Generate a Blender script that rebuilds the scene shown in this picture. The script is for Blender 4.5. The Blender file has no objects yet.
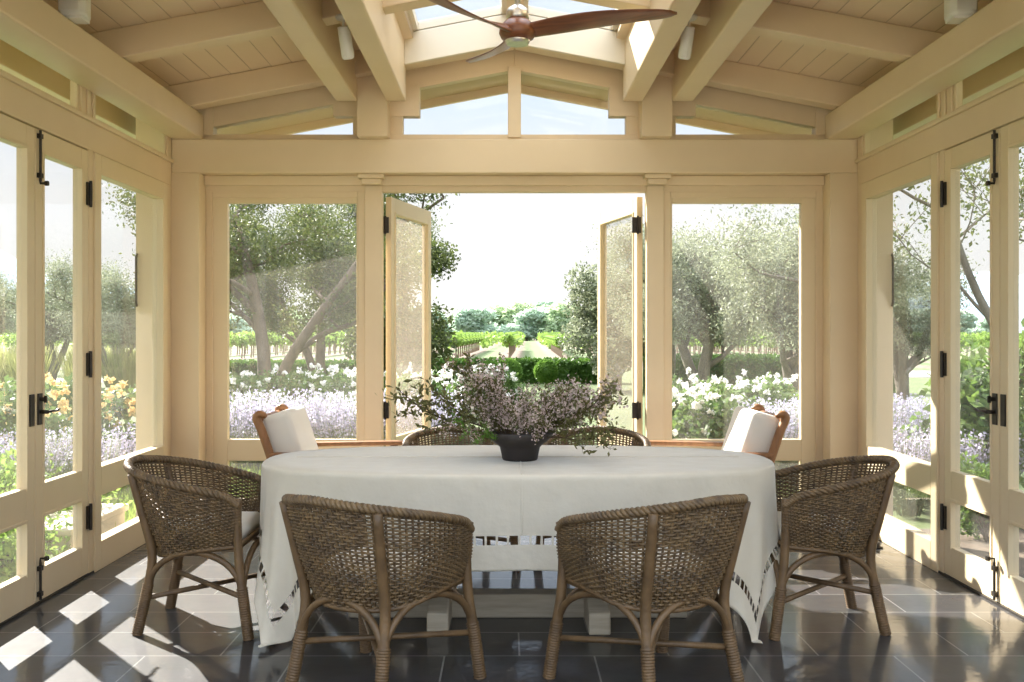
import bpy, bmesh, math, random
import numpy as np
from mathutils import Vector, Matrix
PI = math.pi
R = math.radians
rnd = random.Random(7)
rng = np.random.default_rng(11)
C = bpy.context.scene.collection

# ---------------------------------------------------------------- materials
def nodes(name):
    m = bpy.data.materials.new(name); m.use_nodes = True
    nt = m.node_tree; nt.nodes.clear()
    out = nt.nodes.new('ShaderNodeOutputMaterial')
    return m, nt, out
def L(nt, a, ao, b, bi): nt.links.new(a.outputs[ao], b.inputs[bi])
def pmat(name, col, rough=.6, col2=None, scale=8., detail=4., bump=0., bscale=None, metallic=0., spec=.5, stretch=(1,1,1), sheen=0.):
    m, nt, out = nodes(name)
    b = nt.nodes.new('ShaderNodeBsdfPrincipled')
    b.inputs['Roughness'].default_value = rough; b.inputs['Metallic'].default_value = metallic
    b.inputs['Specular IOR Level'].default_value = spec
    if sheen: b.inputs['Sheen Weight'].default_value = sheen
    L(nt, b, 'BSDF', out, 'Surface')
    tc = nt.nodes.new('ShaderNodeTexCoord'); mp = nt.nodes.new('ShaderNodeMapping')
    mp.inputs['Scale'].default_value = stretch
    L(nt, tc, 'Object', mp, 'Vector')
    nz = nt.nodes.new('ShaderNodeTexNoise'); nz.inputs['Scale'].default_value = scale; nz.inputs['Detail'].default_value = detail
    L(nt, mp, 'Vector', nz, 'Vector')
    rp = nt.nodes.new('ShaderNodeValToRGB')
    c2 = col2 or tuple(c*.86 for c in col)
    rp.color_ramp.elements[0].position = .3; rp.color_ramp.elements[1].position = .7
    rp.color_ramp.elements[0].color = (*c2, 1); rp.color_ramp.elements[1].color = (*col, 1)
    L(nt, nz, 'Fac', rp, 'Fac'); L(nt, rp, 'Color', b, 'Base Color')
    if bump:
        n2 = nt.nodes.new('ShaderNodeTexNoise'); n2.inputs['Scale'].default_value = bscale or scale*3; n2.inputs['Detail'].default_value = 3
        L(nt, mp, 'Vector', n2, 'Vector')
        bp = nt.nodes.new('ShaderNodeBump'); bp.inputs['Strength'].default_value = bump; bp.inputs['Distance'].default_value = .01
        L(nt, n2, 'Fac', bp, 'Height'); L(nt, bp, 'Normal', b, 'Normal')
    return m
def leafmat(name, c1, c2, trans=.45, scale=6.):
    m, nt, out = nodes(name)
    tc = nt.nodes.new('ShaderNodeTexCoord')
    nz = nt.nodes.new('ShaderNodeTexNoise'); nz.inputs['Scale'].default_value = scale; nz.inputs['Detail'].default_value = 5; nz.inputs['Roughness'].default_value = .8
    L(nt, tc, 'Object', nz, 'Vector')
    rp = nt.nodes.new('ShaderNodeValToRGB')
    rp.color_ramp.elements[0].position = .35; rp.color_ramp.elements[1].position = .65
    rp.color_ramp.elements[0].color = (*c1, 1); rp.color_ramp.elements[1].color = (*c2, 1)
    L(nt, nz, 'Fac', rp, 'Fac')
    d = nt.nodes.new('ShaderNodeBsdfPrincipled'); d.inputs['Roughness'].default_value = .55; d.inputs['Specular IOR Level'].default_value = .4
    t = nt.nodes.new('ShaderNodeBsdfTranslucent'); mx = nt.nodes.new('ShaderNodeMixShader'); mx.inputs[0].default_value = trans
    L(nt, rp, 'Color', d, 'Base Color'); L(nt, rp, 'Color', t, 'Color')
    L(nt, d, 'BSDF', mx, 1); L(nt, t, 'BSDF', mx, 2); L(nt, mx, 'Shader', out, 'Surface')
    return m
def panemat(name, haze, col=(.85, .8, .72), refl=1.):
    """clear glass with a film of dust (or an insect screen), lit by whatever light falls on it"""
    m, nt, out = nodes(name)
    tr = nt.nodes.new('ShaderNodeBsdfTransparent')
    df = nt.nodes.new('ShaderNodeBsdfDiffuse'); df.inputs['Color'].default_value = (*col, 1)
    tl = nt.nodes.new('ShaderNodeBsdfTranslucent'); tl.inputs['Color'].default_value = (*col, 1)
    hz = nt.nodes.new('ShaderNodeMixShader'); hz.inputs[0].default_value = .5
    L(nt, df, 'BSDF', hz, 1); L(nt, tl, 'BSDF', hz, 2)
    tc = nt.nodes.new('ShaderNodeTexCoord')
    nz = nt.nodes.new('ShaderNodeTexNoise'); nz.inputs['Scale'].default_value = 5; nz.inputs['Detail'].default_value = 6
    L(nt, tc, 'Object', nz, 'Vector')
    mr = nt.nodes.new('ShaderNodeMapRange'); mr.inputs['To Min'].default_value = haze*.7; mr.inputs['To Max'].default_value = haze*1.3
    L(nt, nz, 'Fac', mr, 'Value')
    m1 = nt.nodes.new('ShaderNodeMixShader'); L(nt, mr, 'Result', m1, 0); L(nt, tr, 'BSDF', m1, 1); L(nt, hz, 'Shader', m1, 2)
    lw = nt.nodes.new('ShaderNodeLayerWeight'); lw.inputs['Blend'].default_value = .5
    pw = nt.nodes.new('ShaderNodeMath'); pw.operation = 'POWER'; pw.inputs[1].default_value = 5; L(nt, lw, 'Facing', pw, 0)
    ml = nt.nodes.new('ShaderNodeMath'); ml.operation = 'MULTIPLY_ADD'; ml.inputs[1].default_value = .9*refl; ml.inputs[2].default_value = .03*refl; L(nt, pw, 0, ml, 0)
    gl = nt.nodes.new('ShaderNodeBsdfGlossy'); gl.inputs['Roughness'].default_value = .02
    m2 = nt.nodes.new('ShaderNodeMixShader'); L(nt, ml, 0, m2, 0); L(nt, m1, 'Shader', m2, 1); L(nt, gl, 'BSDF', m2, 2)
    L(nt, m2, 'Shader', out, 'Surface')
    return m

M = {}
M['paint'] = pmat('cream_paint', (.71, .575, .385), .45, (.675, .54, .355), 3, bump=.04, bscale=40, stretch=(1, 1, 1))
M['frame'] = pmat('frame_paint', (.72, .595, .395), .4, (.69, .565, .365), 3, bump=.03, bscale=40)
M['white_paint'] = pmat('white_paint', (.74, .68, .55), .5, (.72, .66, .53), 3)
M['black_metal'] = pmat('blackened_bronze', (.03, .026, .022), .45, (.05, .042, .035), 30, metallic=.7)
M['steel'] = pmat('brushed_steel', (.62, .6, .56), .3, (.5, .48, .45), 40, metallic=1.)
M['white_plastic'] = pmat('white_plastic', (.72, .71, .66), .4, (.70, .69, .64), 3)
M['lens'] = pmat('lamp_lens', (.7, .72, .72), .15, (.65, .67, .67), 9)
M['glass'] = panemat('dusty_glass', .045, refl=.7)
M['glass_back'] = panemat('screened_glass', .036, refl=.4)
M['screen'] = panemat('dusty_screen', .19, (.62, .54, .45), .4)
M['skyglass'] = panemat('skylight_glass', .02, refl=.6)
M['rattan'] = pmat('rattan_cane', (.165, .098, .042), .5, (.085, .050, .022), 14, bump=.3, bscale=60)
M['wicker'] = pmat('woven_wicker', (.185, .118, .052), .5, (.075, .048, .026), 22, bump=.2, bscale=90)
M['cushion'] = pmat('white_canvas', (.80, .77, .71), .9, (.77, .74, .68), 6, bump=.15, bscale=160)
M['teak'] = pmat('oiled_teak', (.33, .155, .06), .45, (.22, .10, .038), 5, stretch=(1, 8, 1), bump=.1)
M['walnut'] = pmat('polished_walnut', (.21, .072, .028), .3, (.11, .035, .014), 6, stretch=(1, 9, 9), bump=.05)
M['washed'] = pmat('washed_oak', (.50, .45, .35), .7, (.38, .33, .25), 5, stretch=(1, 10, 10), bump=.15)
M['bowl'] = pmat('black_stoneware', (.022, .018, .018), .5, (.034, .028, .027), 10, bump=.1)
M['bark'] = pmat('bark', (.16, .12, .085), .9, (.075, .055, .04), 7, bump=.8, bscale=14, stretch=(1, 1, .4))
M['oliv_bark'] = pmat('olive_bark', (.19, .16, .125), .9, (.085, .07, .055), 7, bump=.8, bscale=14, stretch=(1, 1, .4))
M['stone'] = pmat('pale_stone', (.62, .57, .48), .8, (.52, .47, .39), 5, bump=.2)
M['oak_leaf'] = leafmat('oak_leaf', (.03, .052, .015), (.17, .195, .06), .4, 2.2)
M['olive_leaf'] = leafmat('olive_leaf', (.075, .095, .05), (.36, .385, .255), .4, 3)
M['haze_pale_leaf'] = leafmat('haze_pale_leaf', (.34, .46, .28), (.52, .60, .38), .5, .4)  # treeline leaves, lightened in colour to stand in for distance haze
M['haze_blue_leaf'] = leafmat('haze_blue_leaf', (.42, .54, .43), (.56, .66, .53), .55, .4)  # bluish tone is aerial haze painted into the treeline leaves
M['hedge_leaf'] = leafmat('hedge_leaf', (.035, .085, .012), (.11, .21, .03), .4, 4)
M['box_leaf'] = leafmat('box_leaf', (.06, .14, .02), (.19, .32, .06), .4, 5)
M['rose_leaf'] = leafmat('rose_leaf', (.05, .10, .025), (.17, .25, .07), .4, 5)
M['vine_leaf'] = leafmat('vine_leaf', (.12, .22, .035), (.30, .42, .10), .5, 2)
M['shrub_leaf'] = leafmat('shrub_leaf', (.035, .085, .02), (.20, .30, .06), .45, 4)
M['lav_leaf'] = leafmat('lavender_leaf', (.13, .17, .09), (.24, .28, .16), .4, 5)
M['lavender'] = leafmat('lavender_flower', (.36, .32, .46), (.62, .58, .70), .3, 9)
M['rose_white'] = leafmat('white_petals', (.72, .70, .64), (.86, .84, .80), .3, 9)
M['rose_yellow'] = leafmat('yellow_petals', (.70, .50, .20), (.85, .68, .36), .3, 9)
M['grass'] = leafmat('grass_blades', (.16, .25, .04), (.36, .46, .10), .5, 3)
M['dry_grass'] = leafmat('tall_grass', (.20, .23, .06), (.42, .42, .16), .4, 2)
M['bq_leaf'] = leafmat('bronze_leaf', (.09, .085, .035), (.21, .22, .08), .5, 30)
M['bq_green'] = leafmat('fresh_leaf', (.07, .16, .02), (.15, .28, .05), .4, 30)
M['bq_flower'] = leafmat('mauve_blossom', (.55, .40, .41), (.90, .82, .81), .5, 45)
M['stem'] = pmat('woody_stem', (.09, .06, .035), .8, (.05, .033, .02), 30)
M['post'] = pmat('weathered_stake', (.26, .19, .13), .9, (.17, .12, .08), 6)
M['lawn'] = pmat('lawn', (.095, .125, .04), .95, (.065, .09, .028), .9, bump=.6, bscale=20)
M['soil'] = pmat('vineyard_soil', (.155, .13, .095), .95, (.10, .13, .05), .12)
M['gravel'] = pmat('gravel', (.30, .28, .25), .95, (.23, .21, .19), 3, bump=.3, bscale=60)
M['bed'] = pmat('planting_bed', (.13, .095, .065), .95, (.08, .06, .04), 6, bump=.5)
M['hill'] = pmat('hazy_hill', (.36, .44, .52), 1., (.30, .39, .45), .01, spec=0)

def bp0(nt, tc):
    n = nt.nodes.new('ShaderNodeTexNoise'); n.inputs['Scale'].default_value = 22; n.inputs['Detail'].default_value = 4; L(nt, tc, 'Object', n, 'Vector')
    b = nt.nodes.new('ShaderNodeBump'); b.inputs['Strength'].default_value = .12; b.inputs['Distance'].default_value = .008; L(nt, n, 'Fac', b, 'Height')
    return b
def slate():
    m, nt, out = nodes('slate_tiles')
    b = nt.nodes.new('ShaderNodeBsdfPrincipled'); L(nt, b, 'BSDF', out, 'Surface')
    tc = nt.nodes.new('ShaderNodeTexCoord'); mp = nt.nodes.new('ShaderNodeMapping')
    mp.inputs['Location'].default_value = (.0, .08, 0)
    L(nt, tc, 'Object', mp, 'Vector')
    br = nt.nodes.new('ShaderNodeTexBrick')
    for k, v in (('Scale', 1.), ('Mortar Size', .004), ('Mortar Smooth', .1), ('Bias', 0.), ('Brick Width', .64), ('Row Height', .335)): br.inputs[k].default_value = v
    br.offset = .5
    br.inputs['Color1'].default_value = (.024, .023, .030, 1); br.inputs['Color2'].default_value = (.042, .039, .043, 1); br.inputs['Mortar'].default_value = (.16, .155, .15, 1)
    L(nt, mp, 'Vector', br, 'Vector')
    nz = nt.nodes.new('ShaderNodeTexNoise'); nz.inputs['Scale'].default_value = 4; nz.inputs['Detail'].default_value = 8; nz.inputs['Roughness'].default_value = .65
    L(nt, tc, 'Object', nz, 'Vector')
    mx = nt.nodes.new('ShaderNodeMix'); mx.data_type = 'RGBA'; mx.blend_type = 'OVERLAY'; mx.inputs[0].default_value = .55
    L(nt, br, 'Color', mx, 6); L(nt, nz, 'Color', mx, 7)
    hs = nt.nodes.new('ShaderNodeHueSaturation'); hs.inputs['Saturation'].default_value = .35; L(nt, mx, 2, hs, 'Color')
    L(nt, hs, 'Color', b, 'Base Color')
    mr = nt.nodes.new('ShaderNodeMapRange'); mr.inputs['To Min'].default_value = .48; mr.inputs['To Max'].default_value = .66
    L(nt, nz, 'Fac', mr, 'Value'); L(nt, mr, 'Result', b, 'Roughness')
    b.inputs['Specular IOR Level'].default_value = .22
    b.inputs['Coat Weight'].default_value = .75; b.inputs['Coat Roughness'].default_value = .09; L(nt, bp0(nt, tc), 'Normal', b, 'Coat Normal')
    n2 = nt.nodes.new('ShaderNodeTexNoise'); n2.inputs['Scale'].default_value = 9; n2.inputs['Detail'].default_value = 5; L(nt, tc, 'Object', n2, 'Vector')
    ad = nt.nodes.new('ShaderNodeMath'); ad.operation = 'MULTIPLY_ADD'; ad.inputs[1].default_value = -1.2; L(nt, br, 'Fac', ad, 0); L(nt, n2, 'Fac', ad, 2)
    bp = nt.nodes.new('ShaderNodeBump'); bp.inputs['Strength'].default_value = .2; bp.inputs['Distance'].default_value = .010
    L(nt, ad, 0, bp, 'Height'); L(nt, bp, 'Normal', b, 'Normal')
    return m
M['slate'] = slate()
def field_mat():
    m, nt, out = nodes('vineyard_floor')
    b = nt.nodes.new('ShaderNodeBsdfPrincipled'); b.inputs['Roughness'].default_value = .95; L(nt, b, 'BSDF', out, 'Surface')
    tc = nt.nodes.new('ShaderNodeTexCoord'); sx = nt.nodes.new('ShaderNodeSeparateXYZ'); L(nt, tc, 'Object', sx, 'Vector')
    a = nt.nodes.new('ShaderNodeMath'); a.operation = 'MULTIPLY_ADD'; a.inputs[1].default_value = -.021; a.inputs[2].default_value = .021*58-.06; L(nt, sx, 'Y', a, 0)
    c = nt.nodes.new('ShaderNodeMath'); c.operation = 'ADD'; L(nt, sx, 'X', c, 0); L(nt, a, 0, c, 1)
    p = nt.nodes.new('ShaderNodeMath'); p.operation = 'PINGPONG'; p.inputs[1].default_value = 1.55; L(nt, c, 0, p, 0)
    nz = nt.nodes.new('ShaderNodeTexNoise'); nz.inputs['Scale'].default_value = 1.5; nz.inputs['Detail'].default_value = 5; L(nt, tc, 'Object', nz, 'Vector')
    ad = nt.nodes.new('ShaderNodeMath'); ad.operation = 'MULTIPLY_ADD'; ad.inputs[1].default_value = .6; L(nt, nz, 'Fac', ad, 0); L(nt, p, 0, ad, 2)
    rp = nt.nodes.new('ShaderNodeValToRGB'); rp.color_ramp.elements[0].position = .75; rp.color_ramp.elements[1].position = 1.25
    rp.color_ramp.elements[0].color = (.155, .115, .085, 1); rp.color_ramp.elements[1].color = (.085, .12, .04, 1)
    mr = nt.nodes.new('ShaderNodeMapRange'); mr.inputs['From Max'].default_value = 2.; L(nt, ad, 0, mr, 'Value')
    rp.color_ramp.elements[0].position = .42; rp.color_ramp.elements[1].position = .62
    L(nt, mr, 'Result', rp, 'Fac'); L(nt, rp, 'Color', b, 'Base Color')
    return m
M['soil'] = field_mat()
M['soffit'] = pmat('soffit_stain', (.52, .38, .235), .6, (.47, .34, .21), 4)
def boards():
    m, nt, out = nodes('ceiling_boards')
    b = nt.nodes.new('ShaderNodeBsdfPrincipled'); b.inputs['Roughness'].default_value = .5; L(nt, b, 'BSDF', out, 'Surface')
    tc = nt.nodes.new('ShaderNodeTexCoord'); sx = nt.nodes.new('ShaderNodeSeparateXYZ'); L(nt, tc, 'Object', sx, 'Vector')
    md = nt.nodes.new('ShaderNodeMath'); md.operation = 'PINGPONG'; md.inputs[1].default_value = .07; L(nt, sx, 'X', md, 0)
    mr = nt.nodes.new('ShaderNodeMapRange'); mr.inputs['From Max'].default_value = .005; L(nt, md, 0, mr, 'Value')
    mx = nt.nodes.new('ShaderNodeMix'); mx.data_type = 'RGBA'; L(nt, mr, 'Result', mx, 0)
    mx.inputs[6].default_value = (.45, .34, .21, 1); mx.inputs[7].default_value = (.72, .575, .40, 1)
    L(nt, mx, 2, b, 'Base Color')
    bp = nt.nodes.new('ShaderNodeBump'); bp.inputs['Strength'].default_value = .6; bp.inputs['Distance'].default_value = .006
    L(nt, mr, 'Result', bp, 'Height'); L(nt, bp, 'Normal', b, 'Normal')
    return m
M['boards'] = boards()
HX, HY = 1.63, 1.0          # half size of the tablecloth
def linen():
    m, nt, out = nodes('white_linen')
    b = nt.nodes.new('ShaderNodeBsdfPrincipled'); b.inputs['Roughness'].default_value = .6; b.inputs['Specular IOR Level'].default_value = .4
    b.inputs['Sheen Weight'].default_value = .55; b.inputs['Sheen Roughness'].default_value = .35; b.inputs['Sheen Tint'].default_value = (1, 1, 1, 1)
    tc = nt.nodes.new('ShaderNodeTexCoord')
    nz = nt.nodes.new('ShaderNodeTexNoise'); nz.inputs['Scale'].default_value = 9; nz.inputs['Detail'].default_value = 6
    L(nt, tc, 'Object', nz, 'Vector')
    rp = nt.nodes.new('ShaderNodeValToRGB'); rp.color_ramp.elements[0].color = (.64, .595, .49, 1); rp.color_ramp.elements[1].color = (.76, .715, .61, 1)
    L(nt, nz, 'Fac', rp, 'Fac'); L(nt, rp, 'Color', b, 'Base Color')
    bp = nt.nodes.new('ShaderNodeBump'); bp.inputs['Strength'].default_value = .6; bp.inputs['Distance'].default_value = .014; L(nt, nz, 'Fac', bp, 'Height'); L(nt, bp, 'Normal', b, 'Normal')
    uv = nt.nodes.new('ShaderNodeUVMap'); uv.uv_map = 'UVMap'; sp = nt.nodes.new('ShaderNodeSeparateXYZ'); L(nt, uv, 'UV', sp, 'Vector')
    def mth(op, a, bb=None, c=None):
        n = nt.nodes.new('ShaderNodeMath'); n.operation = op
        for i, v in enumerate((a, bb, c)):
            if v is None: continue
            if isinstance(v, (int, float)): n.inputs[i].default_value = v
            else: nt.links.new(v, n.inputs[i])
        return n.outputs[0]
    au = mth('ABSOLUTE', sp.outputs['X']); av = mth('ABSOLUTE', sp.outputs['Y'])
    du = mth('SUBTRACT', HX, au); dv = mth('SUBTRACT', HY, av)          # distance in from each hem
    def band(d, other, along):
        inb = mth('MULTIPLY', mth('GREATER_THAN', d, .112), mth('LESS_THAN', d, .152))
        ok = mth('GREATER_THAN', other, .115)
        pat = mth('GREATER_THAN', mth('PINGPONG', along, .025), .005)
        return mth('MULTIPLY', mth('MULTIPLY', inb, ok), pat)
    hole = mth('MAXIMUM', band(du, dv, sp.outputs['Y']), band(dv, du, sp.outputs['X']))
    tr = nt.nodes.new('ShaderNodeBsdfTransparent'); tl = nt.nodes.new('ShaderNodeBsdfTranslucent'); tl.inputs['Color'].default_value = (.75, .72, .64, 1)
    m0 = nt.nodes.new('ShaderNodeMixShader'); m0.inputs[0].default_value = .15; L(nt, b, 'BSDF', m0, 1); L(nt, tl, 'BSDF', m0, 2)
    mx = nt.nodes.new('ShaderNodeMixShader'); nt.links.new(hole, mx.inputs[0]); L(nt, m0, 'Shader', mx, 1); L(nt, tr, 'BSDF', mx, 2)
    L(nt, mx, 'Shader', out, 'Surface')
    return m
M['linen'] = linen()

# ---------------------------------------------------------------- object helpers
def tag(o, label=None, cat=None, group=None, kind=None):
    if label: o['label'] = label
    if cat: o['category'] = cat
    if group: o['group'] = group
    if kind: o['kind'] = kind
    return o
def empty(name, loc=(0, 0, 0), rz=0, label=None, cat=None, group=None):
    o = bpy.data.objects.new(name, None); C.objects.link(o); o.location = loc; o.rotation_euler = (0, 0, rz); o.empty_display_size = .05
    return tag(o, label, cat, group)
def link_mesh(name, me, m, parent=None, smooth=False, loc=None):
    me.materials.append(M[m] if isinstance(m, str) else m)
    if smooth: me.polygons.foreach_set('use_smooth', [True]*len(me.polygons))
    o = bpy.data.objects.new(name, me); C.objects.link(o)
    if parent: o.parent = parent
    if loc is not None: o.location = loc
    return o
KIDS = {}
def copy_tree(o, parent=None):
    c = o.copy(); C.objects.link(c); c.parent = parent
    for ch in o.children: copy_tree(ch, c)
    return c
class MB:
    def __init__(s): s.v = []; s.f = []
    def add(s, vs, fs):
        n = len(s.v); s.v += [tuple(v) for v in vs]; s.f += [tuple(i+n for i in f) for f in fs]; return s
    def box(s, x0, x1, y0, y1, z0, z1):
        return s.add([(x0,y0,z0),(x1,y0,z0),(x1,y1,z0),(x0,y1,z0),(x0,y0,z1),(x1,y0,z1),(x1,y1,z1),(x0,y1,z1)],
                     [(0,3,2,1),(4,5,6,7),(0,1,5,4),(1,2,6,5),(2,3,7,6),(3,0,4,7)])
    def prism(s, poly, axis, a, b):
        """poly: 2D outline; extruded along axis 'x' (poly is y,z), 'y' (poly is x,z) or 'z' (poly is x,y)"""
        def p(u, v, w): return {'x': (w, u, v), 'y': (u, w, v), 'z': (u, v, w)}[axis]
        n = len(poly)
        vs = [p(u, v, a) for u, v in poly]+[p(u, v, b) for u, v in poly]
        return s.add(vs, [tuple(range(n-1, -1, -1)), tuple(range(n, 2*n))]+[(i, (i+1) % n, n+(i+1) % n, n+i) for i in range(n)])
    def tube(s, pts, rad, n=8, cap=True, flat=1.):
        pts = [Vector(p) for p in pts]; k = len(pts)
        rads = rad if isinstance(rad, (list, tuple)) else [rad]*k
        t0 = (pts[1]-pts[0]).normalized()
        up = Vector((0, 0, 1)) if abs(t0.z) < .9 else Vector((0, 1, 0))
        a = t0.cross(up).normalized(); vs = []
        for i, p in enumerate(pts):
            t = (pts[min(i+1, k-1)]-pts[max(i-1, 0)])
            t = t.normalized() if t.length > 1e-9 else t0
            a = (a-t*a.dot(t)); a = a.normalized() if a.length > 1e-9 else t.orthogonal().normalized()
            b = t.cross(a)
            for j in range(n):
                q = 2*PI*j/n; vs.append(p+a*(math.cos(q)*rads[i])+b*(math.sin(q)*rads[i]*flat))
        fs = [(i*n+j, i*n+(j+1) % n, (i+1)*n+(j+1) % n, (i+1)*n+j) for i in range(k-1) for j in range(n)]
        if cap: fs += [tuple(range(n-1, -1, -1)), tuple((k-1)*n+j for j in range(n))]
        return s.add(vs, fs)
    def lathe(s, prof, n=24, c=(0, 0, 0)):
        k = len(prof); vs = [(c[0]+r*math.cos(2*PI*j/n), c[1]+r*math.sin(2*PI*j/n), c[2]+z) for r, z in prof for j in range(n)]
        fs = [(i*n+j, i*n+(j+1) % n, (i+1)*n+(j+1) % n, (i+1)*n+j) for i in range(k-1) for j in range(n)]
        return s.add(vs, fs)
    def mesh(s, name):
        me = bpy.data.meshes.new(name); me.from_pydata(s.v, [], s.f); me.update()
        return me
    def build(s, name, m, parent=None, smooth=False, bevel=0., seg=2, loc=None, sub=0):
        me = s.mesh(name)
        bm = bmesh.new(); bm.from_mesh(me); bmesh.ops.recalc_face_normals(bm, faces=bm.faces); bm.to_mesh(me); bm.free()
        o = link_mesh(name, me, m, parent, smooth, loc)
        if bevel:
            b = o.modifiers.new('bevel', 'BEVEL'); b.width = bevel; b.segments = seg; b.limit_method = 'ANGLE'; b.angle_limit = R(40)
        if sub:
            b = o.modifiers.new('sub', 'SUBSURF'); b.levels = sub; b.render_levels = sub
        return o
def spline(pts, n):
    """Catmull-Rom through pts, n samples"""
    P = [Vector(p) for p in pts]; P = [P[0]*2-P[1]]+P+[P[-1]*2-P[-2]]; m = len(P)-3; out = []
    for i in range(n):
        t = i/(n-1)*m; k = min(int(t), m-1); u = t-k; a, b, c, d = P[k:k+4]
        out.append(.5*((2*b)+(c-a)*u+(2*a-5*b+4*c-d)*u*u+(3*b-a-3*c+d)*u**3))
    return out
def quads_mesh(name, V):
    """V: (n,4,3) array -> mesh of n quads"""
    n = len(V); me = bpy.data.meshes.new(name)
    me.vertices.add(n*4); me.vertices.foreach_set('co', V.reshape(-1).astype(np.float32))
    me.loops.add(n*4); me.loops.foreach_set('vertex_index', np.arange(n*4, dtype=np.int32))
    me.polygons.add(n); me.polygons.foreach_set('loop_start', np.arange(0, n*4, 4, dtype=np.int32))
    me.update(calc_edges=True); me.validate()
    return me
def leaf_quads(P, size, aspect=.5, up=0., seed=0):
    """diamond leaves at points P, random orientation"""
    g = np.random.default_rng(seed); n = len(P)
    d = g.normal(size=(n, 3)); d[:, 2] += up; d /= np.linalg.norm(d, axis=1)[:, None]
    e = g.normal(size=(n, 3)); e -= d*(e*d).sum(1)[:, None]; e /= np.linalg.norm(e, axis=1)[:, None]
    s = (size*(.6+.8*g.random(n)))[:, None]
    w = s*aspect*.5
    return np.stack([P, P+d*s*.5+e*w, P+d*s, P+d*s*.5-e*w], 1)
def blob_points(n, center, rad, seed=0, shell=.5):
    g = np.random.default_rng(seed); d = g.normal(size=(n, 3)); d /= np.linalg.norm(d, axis=1)[:, None]
    r = (shell+(1-shell)*g.random(n)**.7)
    return np.array(center)+d*r[:, None]*np.array(rad)
def struct(o, label=None, cat=None): return tag(o, label, cat, None, 'structure')

# ---------------------------------------------------------------- camera
CX, CZ = -.053, 1.38
cam = bpy.data.objects.new('camera', bpy.data.cameras.new('camera')); C.objects.link(cam)
cam.location = (CX, 0, CZ); cam.rotation_euler = (PI/2, 0, 0)
cam.data.lens = 35.16; cam.data.sensor_width = 36; cam.data.shift_x = 5/1024; cam.data.shift_y = -8/1024
cam.data.clip_start = .05; cam.data.clip_end = 3000
bpy.context.scene.camera = cam

# ---------------------------------------------------------------- room shell
W = 2.436; YB = 7.1; YF = 3.02; YM = 5.06
SL = .19
def zr(x): return 3.374-SL*abs(x)          # underside of rafters
def zc(x): return 3.544-SL*abs(x)          # underside of boards
struct(MB().box(-2.72, 2.72, -3.2, 7.62, -.12, 0).build('floor', 'slate'), 'dark slate tiled floor of the garden room', 'floor')

# back wall : beam, corner piers, mullion posts, header, sills
b = MB()
b.box(-W, W, YB, 7.42, 2.517, 2.757)
for s in (-1, 1):
    xs = sorted((s*2.24, s*2.69)); b.box(xs[0], xs[1], YB, 7.45, 0, 2.517)
    xs = sorted((s*2.436, s*2.69)); b.box(xs[0], xs[1], YB, 7.45, 2.517, 2.95)
    xs = sorted((s*.958, s*1.085)); b.box(xs[0], xs[1], 7.235, 7.34, 0, 2.47)
    xs = sorted((s*.93, s*1.12)); b.box(xs[0], xs[1], 7.13, 7.24, 2.485, 2.517)     # little corbel cap
    xs = sorted((s*.955, s*1.095)); b.box(xs[0], xs[1], 7.15, 7.24, 2.445, 2.485)
b.box(-2.24, 2.24, 7.26, 7.34, 2.404, 2.517)
b.box(-2.239, 2.239, 7.215, 7.338, 2.445, 2.516)
b.build('wall_back', 'paint', bevel=.006)
struct(bpy.data.objects['wall_back'], 'cream painted timber back wall framing the garden opening', 'wall')

def framed(mb, x0, x1, z0, z1, holes, y0, y1):
    """panel in the x-z plane with rectangular holes stacked vertically (all share side stiles)"""
    hx0, hx1 = holes[0][0], holes[0][1]
    mb.box(x0, hx0, y0, y1, z0, z1); mb.box(hx1, x1, y0, y1, z0, z1)
    zs = [z0]+[z for h in holes for z in (h[2], h[3])]+[z1]
    for i in range(0, len(zs), 2): mb.box(hx0, hx1, y0, y1, zs[i], zs[i+1])
wn = 0
for s, lab in ((-1, 'large fixed back window left of the open doors'), (1, 'large fixed back window right of the open doors')):
    wn += 1
    m = MB()
    a0, a1 = (-2.24, -1.085) if s < 0 else (1.085, 2.24)
    g0, g1 = (-2.086, -1.149) if s < 0 else (1.149, 2.086)
    framed(m, a0, a1, 0, 2.404, [(g0, g1, .172, .45), (g0, g1, .605, 2.324)], 7.275, 7.33)
    w = struct(m.build('window_%d' % wn, 'frame', bevel=.004), lab, 'window')
    m = MB()                                                   # casing bead round the frame
    for (u0, u1, v0, v1) in ((a0-.002, a0+.05, 0, 2.406), (a1-.05, a1+.002, 0, 2.406), (a0+.051, a1-.051, 2.36, 2.406)): m.box(u0, u1, 7.258, 7.276, v0, v1)
    m.build('casing', 'paint', w, bevel=.004)
    MB().box(g0-.01, g1+.01, 7.302, 7.307, .6, 2.334).build('upper_pane', 'glass_back', w)
    MB().box(g0-.01, g1+.01, 7.302, 7.307, .165, .457).build('lower_pane', 'glass', w)

def leaf(name, w, h, two=True, pane='glass'):
    """door leaf from the hinge at x=0 to x=w, thickness along y, bottom at z=0"""
    st = .088; m = MB(); zt = h-.115
    hs = [(st, w-st, .165, .425), (st, w-st, .595, zt)] if two else [(st, w-st, .3, zt)]
    framed(m, 0, w, 0, h, hs, -.022, .022)
    for q in hs:                                               # glazing bead
        for (u0, u1, v0, v1) in ((q[0]-.014, q[0]+.003, q[2]-.012, q[3]+.012), (q[1]-.003, q[1]+.014, q[2]-.012, q[3]+.012), (q[0]+.004, q[1]-.004, q[3]-.003, q[3]+.014)):
            m.box(u0, u1, -.028, .028, v0, v1)
    o = m.build(name, 'frame', bevel=.003)
    for i, q in enumerate(hs[::-1]):
        MB().box(q[0]-.005, q[1]+.005, -.003, .003, q[2]-.005, q[3]+.005).build('upper_pane' if i == 0 else 'lower_pane', pane, o)
    return o
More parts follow.
